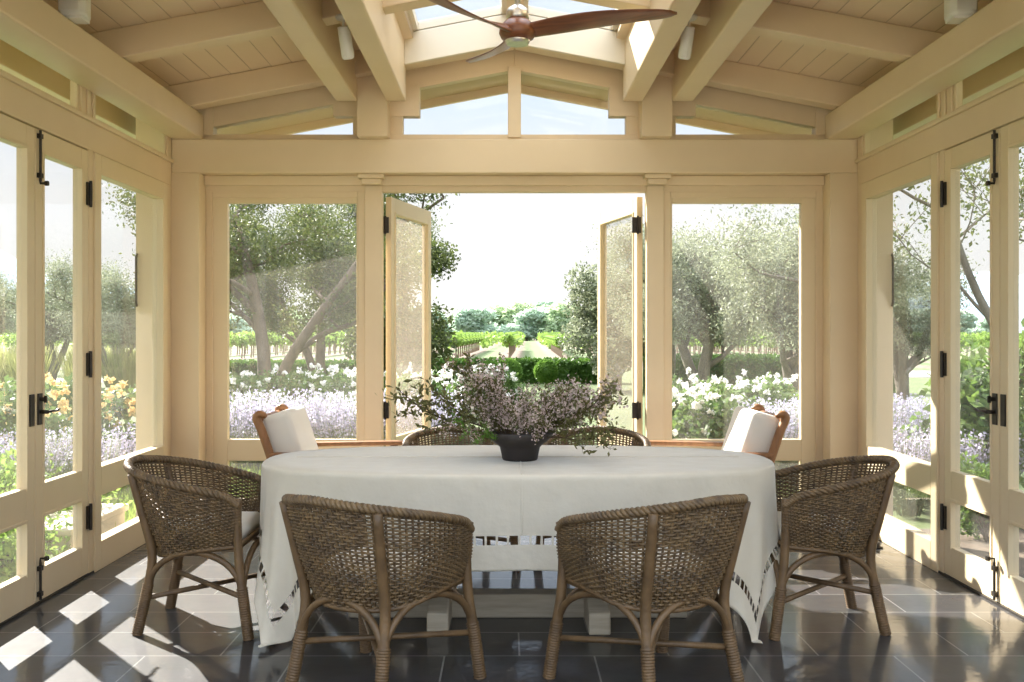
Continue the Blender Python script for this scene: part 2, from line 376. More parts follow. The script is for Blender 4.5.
def hinge(parent, z, y=0, h=.13, x=0.):
    m = MB().box(x-.03, x+.03, y-.006, y+.006, z-h/2, z+h/2)
    m.tube([(x, y-.01, z-h/2-.008), (x, y-.01, z+h/2+.008)], .008, 8)
    m.build('hinge', 'black_metal', parent)
dn = 0
# the two leaves folded outwards at the back opening
for s, ang, lab in ((-1, R(76), 'left leaf of the back doors swung open towards the garden'), (1, R(103), 'right leaf of the back doors swung open towards the garden')):
    dn += 1
    o = leaf('door_%d' % dn, .93, 2.37, pane='screen'); struct(o, lab, 'door')
    o.location = (s*.925, 7.36, .012); o.rotation_euler = (0, 0, ang)
    for z in (.80, 2.16):
        m = MB().box(-.06, .005, -.03, -.018, z-.058, z+.058); m.tube([(-.02, -.034, z-.066), (-.02, -.034, z+.066)], .009, 8)
        hh = m.build('hinge', 'black_metal', o); hh.rotation_euler = (0, 0, -ang)
    q = 1 if s < 0 else -1
    m = MB().box(.84, .885, min(q*.022, q*.03), max(q*.022, q*.03), .93, 1.07); m.tube([(.862, q*.03, 1.0), (.862, q*.07, 1.0), (.75, q*.07, 1.0)], .008, 8)
    m.build('door_handle', 'black_metal', o)

# gable glazing above the back beam
def zrail(x): return 3.27-SL*abs(x)
g = MB(); y0, y1 = 7.18, 7.26
g.box(-W, W, y0, y1, 2.757, 2.806)
for s in (-1, 1):
    def X(*a): return sorted(s*v for v in a)
    x = X(.9, .80); g.box(x[0], x[1], y0, y1, 2.806, 3.2)
    x = X(.9, .68); g.prism([(s*.9, 2.935), (s*.68, 2.935), (s*.68, zrail(.68)+.02), (s*.9, zrail(.9)+.02)], 'y', y0-.01, y1)
    x = X(1.1, 1.16); g.box(x[0], x[1], y0, y1, 2.806, 3.1)
    g.prism([(s*1.1, 2.935), (s*1.30, 2.935), (s*1.30, zrail(1.3)+.02), (s*1.1, zrail(1.1)+.02)], 'y', y0-.01, y1)
    g.prism([(0, zrail(0)), (s*W, zrail(W)), (s*W, zc(W)), (0, zc(0))], 'y', y0, y1)
    g.prism([(s*2.16, 2.80), (s*2.69, 2.80), (s*2.69, 3.02), (s*2.16, 3.10)], 'y', y0-.012, y1+.01)
g.box(-.047, .047, y0-.02, y1, 2.78, 3.29)
struct(g.build('wall_back_gable', 'paint', bevel=.004), 'cream framed gable with triangular clerestory lights above the back beam', 'wall')
for k, (x0, x1, lab) in enumerate(((-.80, -.047, 'clerestory pane left of the gable centre post'), (.047, .80, 'clerestory pane right of the gable centre post'),
                                   (-2.2, -1.16, 'small triangular clerestory pane at the left eave'), (1.16, 2.2, 'small triangular clerestory pane at the right eave'))):
    wn += 1
    p = MB().prism([(x0, 2.80), (x1, 2.80), (x1, zrail(x1)+.01), (x0, zrail(x0)+.01)], 'y', 7.22, 7.225).build('window_%d' % wn, 'skyglass')
    struct(p, lab, 'window')

# side walls
for s, nm in ((-1, 'left'), (1, 'right')):
    def bx(mb, a, bb, y0, y1, z0, z1):
        x = sorted((s*a, s*bb)); mb.box(x[0], x[1], y0, y1, z0, z1)
    m = MB(); I, O = 2.436, 2.50
    bx(m, I, O, YF, YB, 2.425, 2.60)                          # header
    bx(m, I-.02, I, YF, YB, 2.585, 2.61)
    for y in (6.99, 5.70, 4.36, 3.02):
        bx(m, I, O, y, y+.06 if y != 6.99 else YB, 0, 2.425)  # posts
    for y in (7.02, 5.60, 4.30, 3.02):
        bx(m, I, O, y, y+.08 if y != 5.60 else 5.79, 2.60, 2.86)
    bx(m, I-.012, I, 5.66, 5.69, 2.60, 2.86); bx(m, I-.012, I, 5.74, 5.77, 2.6, 2.86)
    bx(m, I, O, YF, YB, 2.80, 3.09)
    for (a, c) in ((5.79, 7.02), (4.38, 5.60), (3.10, 4.30)):
        bx(m, I+.01, I+.03, a, a+.03, 2.60, 2.8); bx(m, I+.01, I+.03, c-.03, c, 2.60, 2.8); bx(m, I+.01, I+.03, a, c, 2.60, 2.63)
    struct(m.build('wall_%s' % nm, 'paint', bevel=.004), 'cream timber %s side wall with transom openings over the glazed doors' % nm, 'wall')
    for (a, c, lab) in ((5.76, 6.99, 'tall fixed sidelight at the back of the %s wall' % nm), (3.08, 4.36, 'tall fixed sidelight at the near end of the %s wall' % nm)):
        wn += 1
        m = MB(); st = .09
        for (u0, u1, v0, v1) in ((a, a+st, 0, 2.42), (c-st, c, 0, 2.42), (a+st, c-st, 0, .165), (a+st, c-st, .43, .60), (a+st, c-st, 2.305, 2.42)):
            bx(m, I-.012, O, u0, u1, v0, v1)
        w = struct(m.build('window_%d' % wn, 'frame', bevel=.004), lab, 'window')
        for nm2, v0, v1 in (('upper_pane', .59, 2.31), ('lower_pane', .16, .44)):
            m = MB(); bx(m, I+.03, I+.035, a+st-.01, c-st+.01, v0, v1); m.build(nm2, 'glass', w)
    for k, lab in ((1, 'glazed french door leaf in the %s wall nearest the back window' % nm), (-1, 'glazed french door leaf in the %s wall nearest the camera' % nm)):
        dn += 1
        o = leaf('door_%d' % dn, .636, 2.405); struct(o, lab, 'door')
        yh = YM+k*.64
        # local x runs from hinge to the meeting stile; local -y or +y faces the room
        o.location = (s*2.462, yh, .012); o.rotation_euler = (0, 0, -PI/2 if k > 0 else PI/2)
        # room direction in local y
        inn = (-s if k > 0 else s)*-1.0
        # world x of local +y is : k>0 -> (rot -90) +y -> +x ; k<0 -> +y -> -x
        inn = (1 if k > 0 else -1)*(-s)
        def lb(mb, x0, x1, d0, d1, z0, z1):
            a, c = sorted((inn*d0, inn*d1)); mb.box(x0, x1, a, c, z0, z1)
        for z in (.32, 1.19, 2.16):
            m = MB(); lb(m, -.035, .03, .022, .032, z-.065, z+.065); m.tube([(-.002, inn*.036, z-.075), (-.002, inn*.036, z+.075)], .009, 8)
            m.build('hinge', 'black_metal', o)
        xm = .636-.04
        m = MB(); lb(m, xm-.022, xm+.024, .022, .030, .90, 1.06)
        m.lathe([(0, 0), (.012, 0), (.012, .004), (0, .004)], 10)
        h = None
        pl = m.build('door_handle', 'black_metal', o, bevel=.003)
        if k > 0:
            m = MB().tube([(xm, inn*.028, .965), (xm, inn*.07, .965)], .010, 8)
            m.tube(spline([(xm, inn*.066, .965), (xm-.04, inn*.072, .968), (xm-.09, inn*.068, .964), (xm-.125, inn*.066, .972)], 10), [.010, .010, .009, .009, .008, .008, .008, .008, .009, .007], 8, flat=.7)
            m.build('lever', 'black_metal', pl, smooth=True)
            m = MB().tube([(xm, inn*.028, 1.03), (xm, inn*.05, 1.03)], .011, 8); m.box(xm-.005, xm+.005, min(inn*.048, inn*.062), max(inn*.048, inn*.062), 1.012, 1.048)
            m.build('thumb_turn', 'black_metal', pl)
            for (z0, z1, zk) in ((2.14, 2.40, 2.13), (.01, .20, .22)):
                m = MB().tube([(xm+.012, inn*.034, z0), (xm+.012, inn*.034, z1)], .007, 8)
                for zz in (z0+.03, z1-.03): lb(m, xm-.004, xm+.028, .022, .042, zz-.012, zz+.012)
                m.tube([(xm+.012, inn*.034, z0 if zk > 1 else z1), (xm+.012, inn*.034, zk), (xm+.012, inn*.06, zk)], .006, 8)
                m.tube([(xm+.012, inn*.058, zk), (xm+.012, inn*.074, zk)], .013, 8)
                m.build('surface_bolt', 'black_metal', o)
# front side of the room: open, corner piers and a beam
b = MB(); b.box(-2.69, 2.69, 2.72, YF, 2.517, 2.757)
for s in (-1, 1):
    x = sorted((s*2.24, s*2.69)); b.box(x[0], x[1], 2.72, YF, 0, 2.517)
struct(b.build('wall_front', 'paint', bevel=.006), 'open front side of the room, beam on corner piers', 'wall')

# roof / ceiling
def sloped(mb, x0, x1, y0, y1, f, t, s):
    """slab whose underside follows f(x), between |x| = x0..x1 on side s"""
    mb.prism([(s*x0, f(x0)), (s*x1, f(x1)), (s*x1, f(x1)+t), (s*x0, f(x0)+t)], 'y', y0, y1)
RY0, RY1 = 1.75, 8.5; EV = 3.62
skyl = [(5.90, 6.92), (4.65, 5.62), (3.4, 4.37)]
for s, nm in ((-1, 'left'), (1, 'right')):
    m = MB()
    sloped(m, .70, EV, RY0, RY1, zc, .09, s)
    ys = [RY0]+[v for p in skyl[::-1] for v in p]+[RY1]
    for i in range(0, len(ys), 2): sloped(m, 0, .70, ys[i], ys[i+1], zc, .09, s)
    for p in skyl: sloped(m, 0, .055, p[0], p[1], zc, .09, s)
    struct(m.build('ceiling' if s < 0 else 'ceiling_right', 'boards'), 'boarded %s slope of the cream ceiling' % nm, 'ceiling')
tn = 0
def trim(mb, mat, lab, bevel=.006):
    global tn; tn += 1
    return struct(mb.build('trim_%d' % tn, mat, bevel=bevel), lab, 'beam')
for s, nm in ((-1, 'left'), (1, 'right')):
    m = MB(); x = sorted((s*2.222, s*W)); m.box(x[0], x[1], 2.7, YB+.06, 2.757, 2.94)
    trim(m, 'paint', 'deep cream wall beam running along the top of the %s wall' % nm, .012)
    for (a, c, w_) in ((1.103, 1.253, 'outer'), (.76, .90, 'inner')):
        m = MB(); x = sorted((s*a, s*c)); m.prism([(x[0], 3.005), (x[1], 3.005), (x[1], zc(x[1])), (x[0], zc(x[0]))], 'y', 2.75, 7.02)
        trim(m, 'paint', '%s cream ceiling beam of the pair on the %s, running to the back wall' % (w_, nm), .010)
    m = MB(); x = sorted((s*.89, s*1.105)); m.box(x[0], x[1], 7.0, 7.19, 2.757, 3.26)
    trim(m, 'paint', 'short cream king post on the back beam between the %s ceiling beams' % nm)
    for yy, w_ in ((6.98, 'against the back gable'), (5.75, 'in the middle of the room'), (4.5, 'nearer the camera'), (3.25, 'at the open front')):
        m = MB(); d = .07
        m.prism([(0, zr(0)), (s*2.43, zr(2.43)), (s*2.43, zc(2.43)), (0, zc(0))], 'y', yy-d, yy+d)
        trim(m, 'paint', 'sloping cream rafter on the %s %s' % (nm, w_), .008)
    m = MB(); m.prism([(0, zr(0)-.0), (s*.76, zr(.76)-.0), (s*.76, zc(.76)+.044), (0, zc(0)+.044)], 'y', 6.884, 6.913)
    trim(m, 'white_paint', 'white end panel of the skylight on the %s of the ridge' % nm, .004)
    for k, p in enumerate(skyl):
        wn += 1
        m = MB()
        f = lambda x: zc(x)+.05
        sloped(m, .050, .09, p[0]-.01, p[1]+.01, f, .06, s); sloped(m, .665, .71, p[0]-.01, p[1]+.01, f, .06, s)
        sloped(m, .091, .664, p[0]-.01, p[0]+.035, f, .059, s); sloped(m, .091, .664, p[1]-.035, p[1]+.01, f, .059, s)
        w = struct(m.build('window_%d' % wn, 'white_paint', bevel=.003), 'skylight %s of the ridge, %s' % (nm, ('at the back gable', 'over the table', 'at the open front')[k]), 'skylight')
        m = MB(); sloped(m, .07, .69, p[0]+.01, p[1]-.01, lambda x: zc(x)+.085, .006, s); m.build('pane', 'skyglass', w)
    m = MB(); x = sorted((s*2.80, s*2.92)); m.box(x[0], x[1], RY0+.05, 8.45, 2.84, 3.03)
    trim(m, 'paint', 'eave beam outside above the %s doors, seen through the transom' % nm)
    m = MB()
    m.prism([(0, zc(0)-.12), (s*EV, zc(EV)-.12), (s*EV, zc(EV)), (0, zc(0))], 'y', 8.46, 8.5)
    trim(m, 'paint', 'fascia board of the %s roof overhang beyond the back gable' % nm)
    m = MB(); sloped(m, 0, EV-.05, 7.47, 8.455, lambda x: zc(x)-.055, .05, s); trim(m, 'soffit', 'soffit panel under the %s roof overhang beyond the gable' % nm)
    m = MB(); x = sorted((s*(EV-.04), s*EV)); m.box(x[0], x[1], RY0, 8.46, zc(EV)-.1, zc(EV)+.02)
    trim(m, 'paint', 'fascia board along the %s eave outside' % nm)
# dark threshold strips at the doors
for nm, (x0, x1, y0, y1) in {'left': (-2.5, -2.43, YF, YB), 'right': (2.43, 2.5, YF, YB)}.items():
    struct(MB().box(x0, x1, y0, y1, 0, .012).build('baseboard_%s' % nm, 'black_metal'), 'dark threshold under the %s doors' % nm, 'threshold')

# ---------------------------------------------------------------- ceiling fan
fan = empty('ceiling_fan', (0, YM, 2.84), 0, 'ceiling fan with three curved walnut blades hanging under the ridge', 'fan')
MB().lathe([(0, .0), (.055, .0), (.062, .012), (.062, .024), (.0, .026)], 28).build('light_disc', 'steel', fan, smooth=False)
MB().lathe([(.062, .02), (.082, .03), (.094, .055), (.09, .085), (.07, .11), (.05, .13), (0, .13)], 28).build('hub', 'walnut', fan, smooth=True)
MB().lathe([(.05, .125), (.058, .13), (.055, .175), (.03, .195), (.018, .2), (0, .2)], 24).build('motor_collar', 'steel', fan, smooth=True)
MB().tube([(0, 0, .19), (0, 0, .50)], .016, 14).build('down_rod', 'steel', fan, smooth=True)
MB().lathe([(.016, .44), (.05, .46), (.065, .50), (.065, .62), (0, .62)], 24).build('canopy', 'white_plastic', fan, smooth=True)
for az in (-13, 107, 227):
    m = MB(); n = 26; k = 12; vs = []
    for i in range(n):
        t = i/(n-1); r = .05+.745*t
        ch = .03+.11*math.sin(PI*(t*.60+.2))
        if t > .86: ch *= math.sqrt(max(0., 1-((t-.86)/.14)**2))*.97+.03
        tw = -R(24*(1-t)**1.3+7); lift = .065+.05*t; sw = -.05*math.sin(PI*t)+.045*t
        for j in range(k):
            q = 2*PI*j/k; u = math.cos(q)*ch*.5; v = math.sin(q)*(.008 if t > .15 else .02-.08*t)
            vs.append((r, sw+u*math.cos(tw)-v*math.sin(tw), lift+u*math.sin(tw)+v*math.cos(tw)))
    fs = [(i*k+j, i*k+(j+1) % k, (i+1)*k+(j+1) % k, (i+1)*k+j) for i in range(n-1) for j in range(k)]+[tuple(range(k)), tuple((n-1)*k+j for j in range(k))]
    m.add(vs, fs); o = m.build('blade', 'walnut', fan, smooth=True); o.rotation_euler = (0, 0, R(az))

# ---------------------------------------------------------------- spotlights and speakers up in the beams
for s, nm in ((-1, 'left'), (1, 'right')):
    t = empty('spotlight', (s*.985, 5.70, zr(.985)), 0, 'small white spotlight under the rafter between the %s pair of ceiling beams' % nm, 'spotlight', 'spotlights in the beams')
    MB().lathe([(0, 0), (.045, 0), (.048, -.008), (.042, -.02), (0, -.022)], 20).build('mount', 'white_plastic', t, smooth=True)
    MB().tube([(0, 0, -.018), (0, .0, -.06), (0, .01, -.075)], .007, 8).build('arm', 'white_plastic', t)
    d = Vector((-s*.10, .35, -1)).normalized(); p0 = Vector((0, .01, -.06))
    MB().tube([p0-d*.005, p0, p0+d*.165, p0+d*.175], [.024, .036, .037, .032], 18).build('lamp_head', 'white_plastic', t, smooth=False)
    MB().tube([p0+d*.172, p0+d*.178], .028, 16).build('lens', 'lens', t)
    t = empty('wall_speaker', (s*2.21, 5.0, 2.94), 0, 'white loudspeaker standing on top of the %s wall beam' % nm, 'speaker', 'speakers on the wall beams')
    hw = [(-.075, -.05), (-.045, -.085), (.045, -.085), (.075, -.05), (.055, .075), (-.055, .075)]
    MB().prism([(x*.95, y*.9) for x, y in hw], 'z', .012, .15).build('cabinet', 'white_plastic', t, bevel=.016, seg=3)
    MB().box(-.05, .05, -.079, -.074, .03, .135).build('grille', 'white_plastic', t, bevel=.002)
    MB().box(-.05, .05, -.05, .05, 0, .014).build('bracket', 'white_plastic', t)

# ---------------------------------------------------------------- dining table + cloth
TY = 4.93; TA, TB, TZ = 1.23, .585, .755
def sup(th, a, b, n=2.6):
    c, s_ = math.cos(th), math.sin(th)
    return Vector((a*math.copysign(abs(c)**(2/n), c), b*math.copysign(abs(s_)**(2/n), s_), 0))
tb = empty('dining_table', (0, TY, 0), 0, 'large oval dining table of washed oak under the white tablecloth', 'table')
N = 96
MB().prism([tuple(sup(2*PI*i/N, TA-.012, TB-.012)[:2]) for i in range(N)], 'z', TZ-.05, TZ-.006).build('tabletop', 'washed', tb, bevel=.006)
MB().box(-.82, .82, -.09, .03, .0, .115).build('floor_beam', 'washed', tb, bevel=.008)
for x in (-.37, .37):
    m = MB().prism([(-.37, 0), (.37, 0), (.37, .10), (.16, .165), (-.16, .165), (-.37, .10)], 'x', x-.05, x+.05)
    f_ = m.build('foot', 'washed', tb, bevel=.008)
    MB().box(x-.06, x+.06, -.07, .07, .15, TZ-.12).build('post', 'washed', tb, bevel=.008)
    MB().box(x-.045, x+.045, -.42, .42, TZ-.125, TZ-.05).build('bearer', 'washed', tb, bevel=.006)
NU = 480; NV = 44; vs = []; uvs = []
zt = TZ+.004
rings = 10
def edge(i):
    th = 2*PI*i/NU
    p = sup(th, TA, TB); q = sup(th+.004, TA, TB)-sup(th-.004, TA, TB)
    n = Vector((q.y, -q.x, 0)); n = n.normalized() if n.length > 1e-9 else Vector((math.cos(th), math.sin(th), 0))
    return th, p, n
E = [edge(i) for i in range(NU)]
for _ in range(30):                                            # smooth the normals
    ns = [e[2] for e in E]; E = [(E[i][0], E[i][1], (ns[i-1]+ns[i]*2+ns[(i+1) % NU]).normalized()) for i in range(NU)]
for i in range(NU):
    th, p, n = E[i]
    for k in range(rings):
        t = (k+1)/rings; q = p*t
        vs.append((q.x, q.y, zt)); uvs.append((q.x, q.y))
    Lx = (HX-abs(p.x))/max(abs(n.x), 1e-6); Ly = (HY-abs(p.y))/max(abs(n.y), 1e-6)
    Ln = min(Lx, Ly)
    corner = min(1., Ln/.7)
    wv = .5+.5*math.sin(th*13+1.2*math.sin(3*th)); wv2 = math.sin(th*29+2*math.sin(5*th+1))
    cf = math.exp(-((abs(abs(n.x)-.75))/.30)**2)              # near the corners
    for k in range(1, NV+1):
        t = k/NV; l = Ln*t
        r = .007
        out = r*(1-math.exp(-l/.010)) + l*(.02+.015*cf) + l*l*cf*.24*(wv-.45) + l*.020*wv2*min(1, l/.2)
        drop = l-.006*(1-math.exp(-l/.01))
        z = zt-drop
        if z < .014:
            out += (.014-z)*.55; z = .014+.006*(1+wv2)*min(1, (.014-z)/.05)
        q = p+n*out; q = Vector((q.x-math.copysign(.07*l*l*cf, p.x), q.y+math.copysign(.28*l*l*cf, p.y), 0))
        vs.append((q.x, q.y, z)); c = p+n*l; uvs.append((c.x, c.y))
row = rings+NV; fs = []
for i in range(NU):
    j = (i+1) % NU
    for k in range(row-1): fs.append((i*row+k, j*row+k, j*row+k+1, i*row+k+1))
vs.append((0, 0, zt)); uvs.append((0, 0)); c0 = len(vs)-1
for i in range(NU): fs.append((c0, ((i+1) % NU)*row, i*row))
me = bpy.data.meshes.new('tablecloth'); me.from_pydata(vs, [], [f[::-1] for f in fs]); me.update()
ul = me.uv_layers.new(name='UVMap')
li = np.zeros(len(me.loops), dtype=np.int32); me.loops.foreach_get('vertex_index', li)
ul.data.foreach_set('uv', np.array(uvs, dtype=np.float32)[li].reshape(-1))
cl = link_mesh('tablecloth', me, 'linen', None, True, (0, TY, 0))
so = cl.modifiers.new('thick', 'SOLIDIFY'); so.thickness = .003; so.offset = 1
tag(cl, 'white linen tablecloth with openwork hem hanging to the floor at its corners', 'tablecloth')
# seam ridges across the top of the cloth
m = MB(); m.tube([(-1.1, .05, zt+.004), (0, .055, zt+.004), (1.1, .05, zt+.004)], .006, 6, flat=.6)
m.tube([(.01, -.56, zt+.004), (.012, 0, zt+.004)], .005, 6, flat=.6)
m.tube([(.01, -TB-.008, zt-.012), (.01, -TB-.0135, zt-.15), (.012, -TB-.019, zt-.255)], .004, 6, flat=.6)
m.build('seam', 'linen', cl)

# ---------------------------------------------------------------- bowl and flowering branches
BY = 4.87; BZ = zt+.005
bw = MB().lathe([(0, 0), (.082, 0), (.086, .006), (.098, .062), (.112, .075), (.145, .10), (.172, .135), (.168, .139), (.14, .108), (.09, .085), (0, .08)], 40)
tag(bw.build('bowl', 'bowl', None, smooth=True, loc=(0.01, BY, BZ)), 'black footed stoneware bowl in the middle of the table', 'bowl')
def branch_meshes(seed, flower, leafy, length=.5):
    r_ = random.Random(seed); st = MB(); LP = []; FP = []
    main = spline([(0, 0, 0), (.02, 0, length*.3), (r_.uniform(-.02, .05), r_.uniform(-.03, .03), length*.65), (r_.uniform(.02, .09), r_.uniform(-.05, .05), length)], 14)
    st.tube(main, [.004*(1-.7*i/13)+.0006 for i in range(14)], 5)
    tw = [(main, .35)]
    for k in range(9):
        i = r_.randint(4, 12); p = main[i]; a = r_.uniform(0, 2*PI); l = r_.uniform(.07, .16)
        d = Vector((math.cos(a)*.75, math.sin(a)*.75, .75))
        q = [p+d*(l*j/5)+Vector((0, 0, .012*(j/5)**2)) for j in range(6)]
        st.tube(q, [.002*(1-.12*j) for j in range(6)], 4); tw.append((q, .1))
    for q, s0 in tw:
        n = len(q)
        for i, p in enumerate(q):
            if i < n*s0: continue
            for _ in range(leafy): LP.append(p+Vector([r_.gauss(0, .010) for _ in range(3)]))
            if i > n*.45:
                for _ in range(flower): FP.append(p+Vector([r_.gauss(0, .020) for _ in range(3)]))
    lv = quads_mesh('leaves', leaf_quads(np.array([tuple(p) for p in LP]), .030, .42, .3, seed))
    F = np.array([tuple(p) for p in FP]) if FP else None
    fm = None
    if F is not None:
        g_ = np.random.default_rng(seed); Q = []
        for c in F:                                            # little five-petalled blossoms
            n = g_.normal(size=3); n[2] += .8; n /= np.linalg.norm(n); a = np.cross(n, (1, .3, .2)); a /= np.linalg.norm(a); b_ = np.cross(n, a)
            rr = .0085*(.7+.6*g_.random())
            for j in range(5):
                q = 2*PI*j/5; d = a*math.cos(q)+b_*math.sin(q); e = -a*math.sin(q)+b_*math.cos(q)
                Q.append([c, c+d*rr*.6+e*rr*.45+n*rr*.25, c+d*rr+n*rr*.45, c+d*rr*.6-e*rr*.45+n*rr*.25])
        fm = quads_mesh('blossoms', np.array(Q))
    return st, lv, fm
protos = []
for seed, fl, lf, gm in ((1, 8, 3, 'bq_leaf'), (2, 9, 3, 'bq_leaf'), (3, 3, 5, 'bq_leaf'), (4, 0, 5, 'bq_leaf'), (5, 0, 5, 'bq_green'), (6, 6, 4, 'bq_leaf')):
    st, lv, fm = branch_meshes(seed, fl, lf)
    e = empty('flowering_branch', (0, 0, -50), 0)
    st.build('stem', 'stem', e, smooth=True); link_mesh('leaves', lv, gm, e)
    if fm: link_mesh('blossoms', fm, 'bq_flower', e)
    protos.append(e)
used = set()
def put_branch(k, az, el, scale, label, group=None, roll=0, r0=.05):
    o = protos[k] if k not in used else copy_tree(protos[k]); used.add(k)
    az, el = R(az), R(el)
    d = Vector((math.cos(el)*math.cos(az), math.cos(el)*math.sin(az), math.sin(el)))
    q = d.to_track_quat('Z', 'X') @ Matrix.Rotation(roll, 3, 'Z').to_quaternion()
    o.rotation_mode = 'QUATERNION'; o.rotation_quaternion = q
    o.location = (.01+math.cos(az)*r0, BY+math.sin(az)*r0, BZ+.088); o.scale = (scale,)*3
    o.name = 'flowering_branch'
    tag(o, label, 'branch', group)
put_branch(3, 181, 20, 1.2, 'thin bronze-leaved branch reaching far left out of the black bowl')
put_branch(3, 188, 31, 1.0, 'bronze-leaved branch reaching left just above the lowest one')
put_branch(2, 160, 56, .95, 'tall dark branch standing up at the left of the bouquet')
put_branch(5, 4, 24, .98, 'long sparse branch reaching far right out of the black bowl')
put_branch(2, -8, 30, .95, 'dark branch with few blossoms reaching right above the longest one')
put_branch(3, -35, 6, .95, 'low branch drooping to the right over the tablecloth')
put_branch(4, 215, 12, .62, 'short fresh green sprig at the lower left of the bouquet')
for i in range(30):
    az = i*137.5+20; el = 20+58*((i*7) % 11)/11.; k = (0, 1, 5, 1, 5, 2)[i % 6]
    sc = (.56+.22*abs(math.cos(R(az)))-.06*math.sin(R(el)))*(.88+.2*rnd.random())
    put_branch(k, az, el, sc, 'branch of mauve-pink blossom massed in the black bowl', 'flowering branches in the black bowl', rnd.uniform(0, 6.28))

# ---------------------------------------------------------------- wicker tub chairs
def make_chair():
    root = empty('wicker_chair', (0, 0, 0))
    half = [(.285, .195, .60), (.297, .135, .642), (.312, -.02, .682), (.298, -.17, .716), (.232, -.29, .742), (.125, -.365, .760), (0, -.39, .770)]
    rimc = half+[(-x, y, z) for x, y, z in half[-2::-1]]
    hb = [(.262, .185, .415), (.27, .10, .407), (.268, 0, .395), (.238, -.11, .370), (.178, -.19, .358), (.095, -.232, .352), (0, -.245, .350)]
    botc = hb+[(-x, y, z) for x, y, z in hb[-2::-1]]
    NS = 400
    rim = spline(rimc, NS); bot = spline(botc, NS)
    def S(u, v):                                               # u 0..1 round, v 0..1 up
        i = u*(NS-1); k = min(int(i), NS-2); f = i-k
        a = bot[k].lerp(bot[k+1], f); c = rim[k].lerp(rim[k+1], f)
        p = a.lerp(c, v); bulge = math.sin(PI*v)*.012
        n = Vector((p.x, p.y+.05, 0)); n = n.normalized() if n.length > 0 else Vector((0, -1, 0))
        return p+n*bulge, n
    # weave : stakes and weavers
    m = MB(); ns = 62
    for j in range(ns+1):
        u = j/ns
        m.tube([S(u, v/7)[0] for v in range(8)], .0050, 6, cap=False)
    rows = 29
    for r_ in range(rows):
        v = (r_+.5)/rows; pts = []
        for i in range(ns*2+1):
            p, n = S(i/(ns*2), v); ph = 1 if ((i//2)+r_) % 2 else -1
            pts.append(p+n*(.0085*ph if i % 2 == 0 else 0))
        m.tube(pts, .0046, 5, cap=False)
    m.build('woven_shell', 'wicker', root, smooth=True)
    m = MB(); T = 27; path = spline(rimc, 420)
    for w in range(3):
        pts = []
        for i, p in enumerate(path):
            t = (path[min(i+1, 419)]-path[max(i-1, 0)]).normalized(); a = t.cross(Vector((0, 0, 1))).normalized(); b_ = t.cross(a)
            q = 2*PI*(T*i/419.+w/3.)
            pts.append(p+a*(math.cos(q)*.0125)+b_*(math.sin(q)*.010))
        m.tube(pts, .0098, 6)
    m.build('braided_rim', 'wicker', root, smooth=True)
    # legs (each runs from floor to rim)
    legs = {}
    for s in (-1, 1):
        fl = [(s*.30, .245, 0), (s*.288, .215, .20), (s*.276, .195, .34), (s*.272, .187, .50), (s*.283, .19, .63)]
        rl = [(s*.225, -.285, 0), (s*.208, -.245, .20), (s*.20, -.225, .36), (s*.214, -.262, .54), (s*.234, -.308, .735)]
        for nm, pts in (('front', fl), ('rear', rl)):
            P = spline(pts, 18); legs[(nm, s)] = P
            m = MB().tube(P, [.0225-.0035*i/17 for i in range(18)], 12)
            for z0 in range(0, 22):                            # cane binding on the foot
                z = .004+z0*.0105
                k = min(range(18), key=lambda i: abs(P[i].z-z)); a = P[max(0, k-1)]; c = P[min(17, k+1)]
                f = (z-a.z)/max(1e-6, (c.z-a.z)); p = a.lerp(c, f); t = (c-a).normalized()
                m.tube([p-t*.0045, p, p+t*.0045], [.0236, .0268, .0236], 10, cap=False)
            m.build('leg', 'rattan', root, smooth=True)
    def at_z(P, z):
        for i in range(len(P)-1):
            if P[i].z <= z <= P[i+1].z: return P[i].lerp(P[i+1], (z-P[i].z)/(P[i+1].z-P[i].z))
        return P[-1]
    prs = [(('front', -1), ('rear', -1)), (('rear', -1), ('rear', 1)), (('rear', 1), ('front', 1)), (('front', 1), ('front', -1))]
    for a, c in prs:                                           # bent hoops between neighbouring legs
        A, B = at_z(legs[a], .20), at_z(legs[c], .20); pts = []
        for i in range(19):
            t = i/18; p = A.lerp(B, .5-.5*math.cos(PI*t)*1.0); p.z = .165+.215*math.sin(PI*t)**.85
            pts.append(p)
        MB().tube(pts, .0145, 8).build('hoop', 'rattan', root, smooth=True)
    for a, c, dz in ((('front', -1), ('rear', 1), 0), (('front', 1), ('rear', -1), .022)):
        A, B = at_z(legs[a], .165+dz), at_z(legs[c], .165+dz)
        MB().tube([A, A.lerp(B, .5), B], .0125, 8).build('stretcher', 'rattan', root, smooth=True)
    # seat: woven deck on a cane frame
    ring = [tuple(p) for p in spline(botc, 60)]
    m = MB(); pts = [Vector((x*.985, y*.985, .392)) for x, y, z in ring]
    m.prism([(p.x, p.y) for p in pts], 'z', .385, .397)
    for k in range(26):
        y = -.22+k*.0158
        xs = [p.x for p in pts if abs(p.y-y) < .02]
        if xs: m.tube([(min(xs)+.01, y, .398), (max(xs)-.01, y, .398)], .006, 5)
    m.build('seat', 'wicker', root, smooth=False)
    m = MB().tube([Vector((x, y, z-.004)) for x, y, z in ring]+[Vector(ring[0])+Vector((0, 0, -.004))], .011, 8)
    m.build('seat_frame', 'rattan', root, smooth=True)
    # cushion
    N2 = 48; rc = spline(botc, N2); vs = []; prof = [(0, .0), (.90, .0), (.965, .012), (.985, .04), (.965, .068), (.88, .082), (.5, .094), (0, .098)]
    m = MB(); n = N2
    for f, z in prof:
        for p in rc: vs.append(((p.x)*f*.95, (p.y+.0)*f*.95+.0, .402+z))
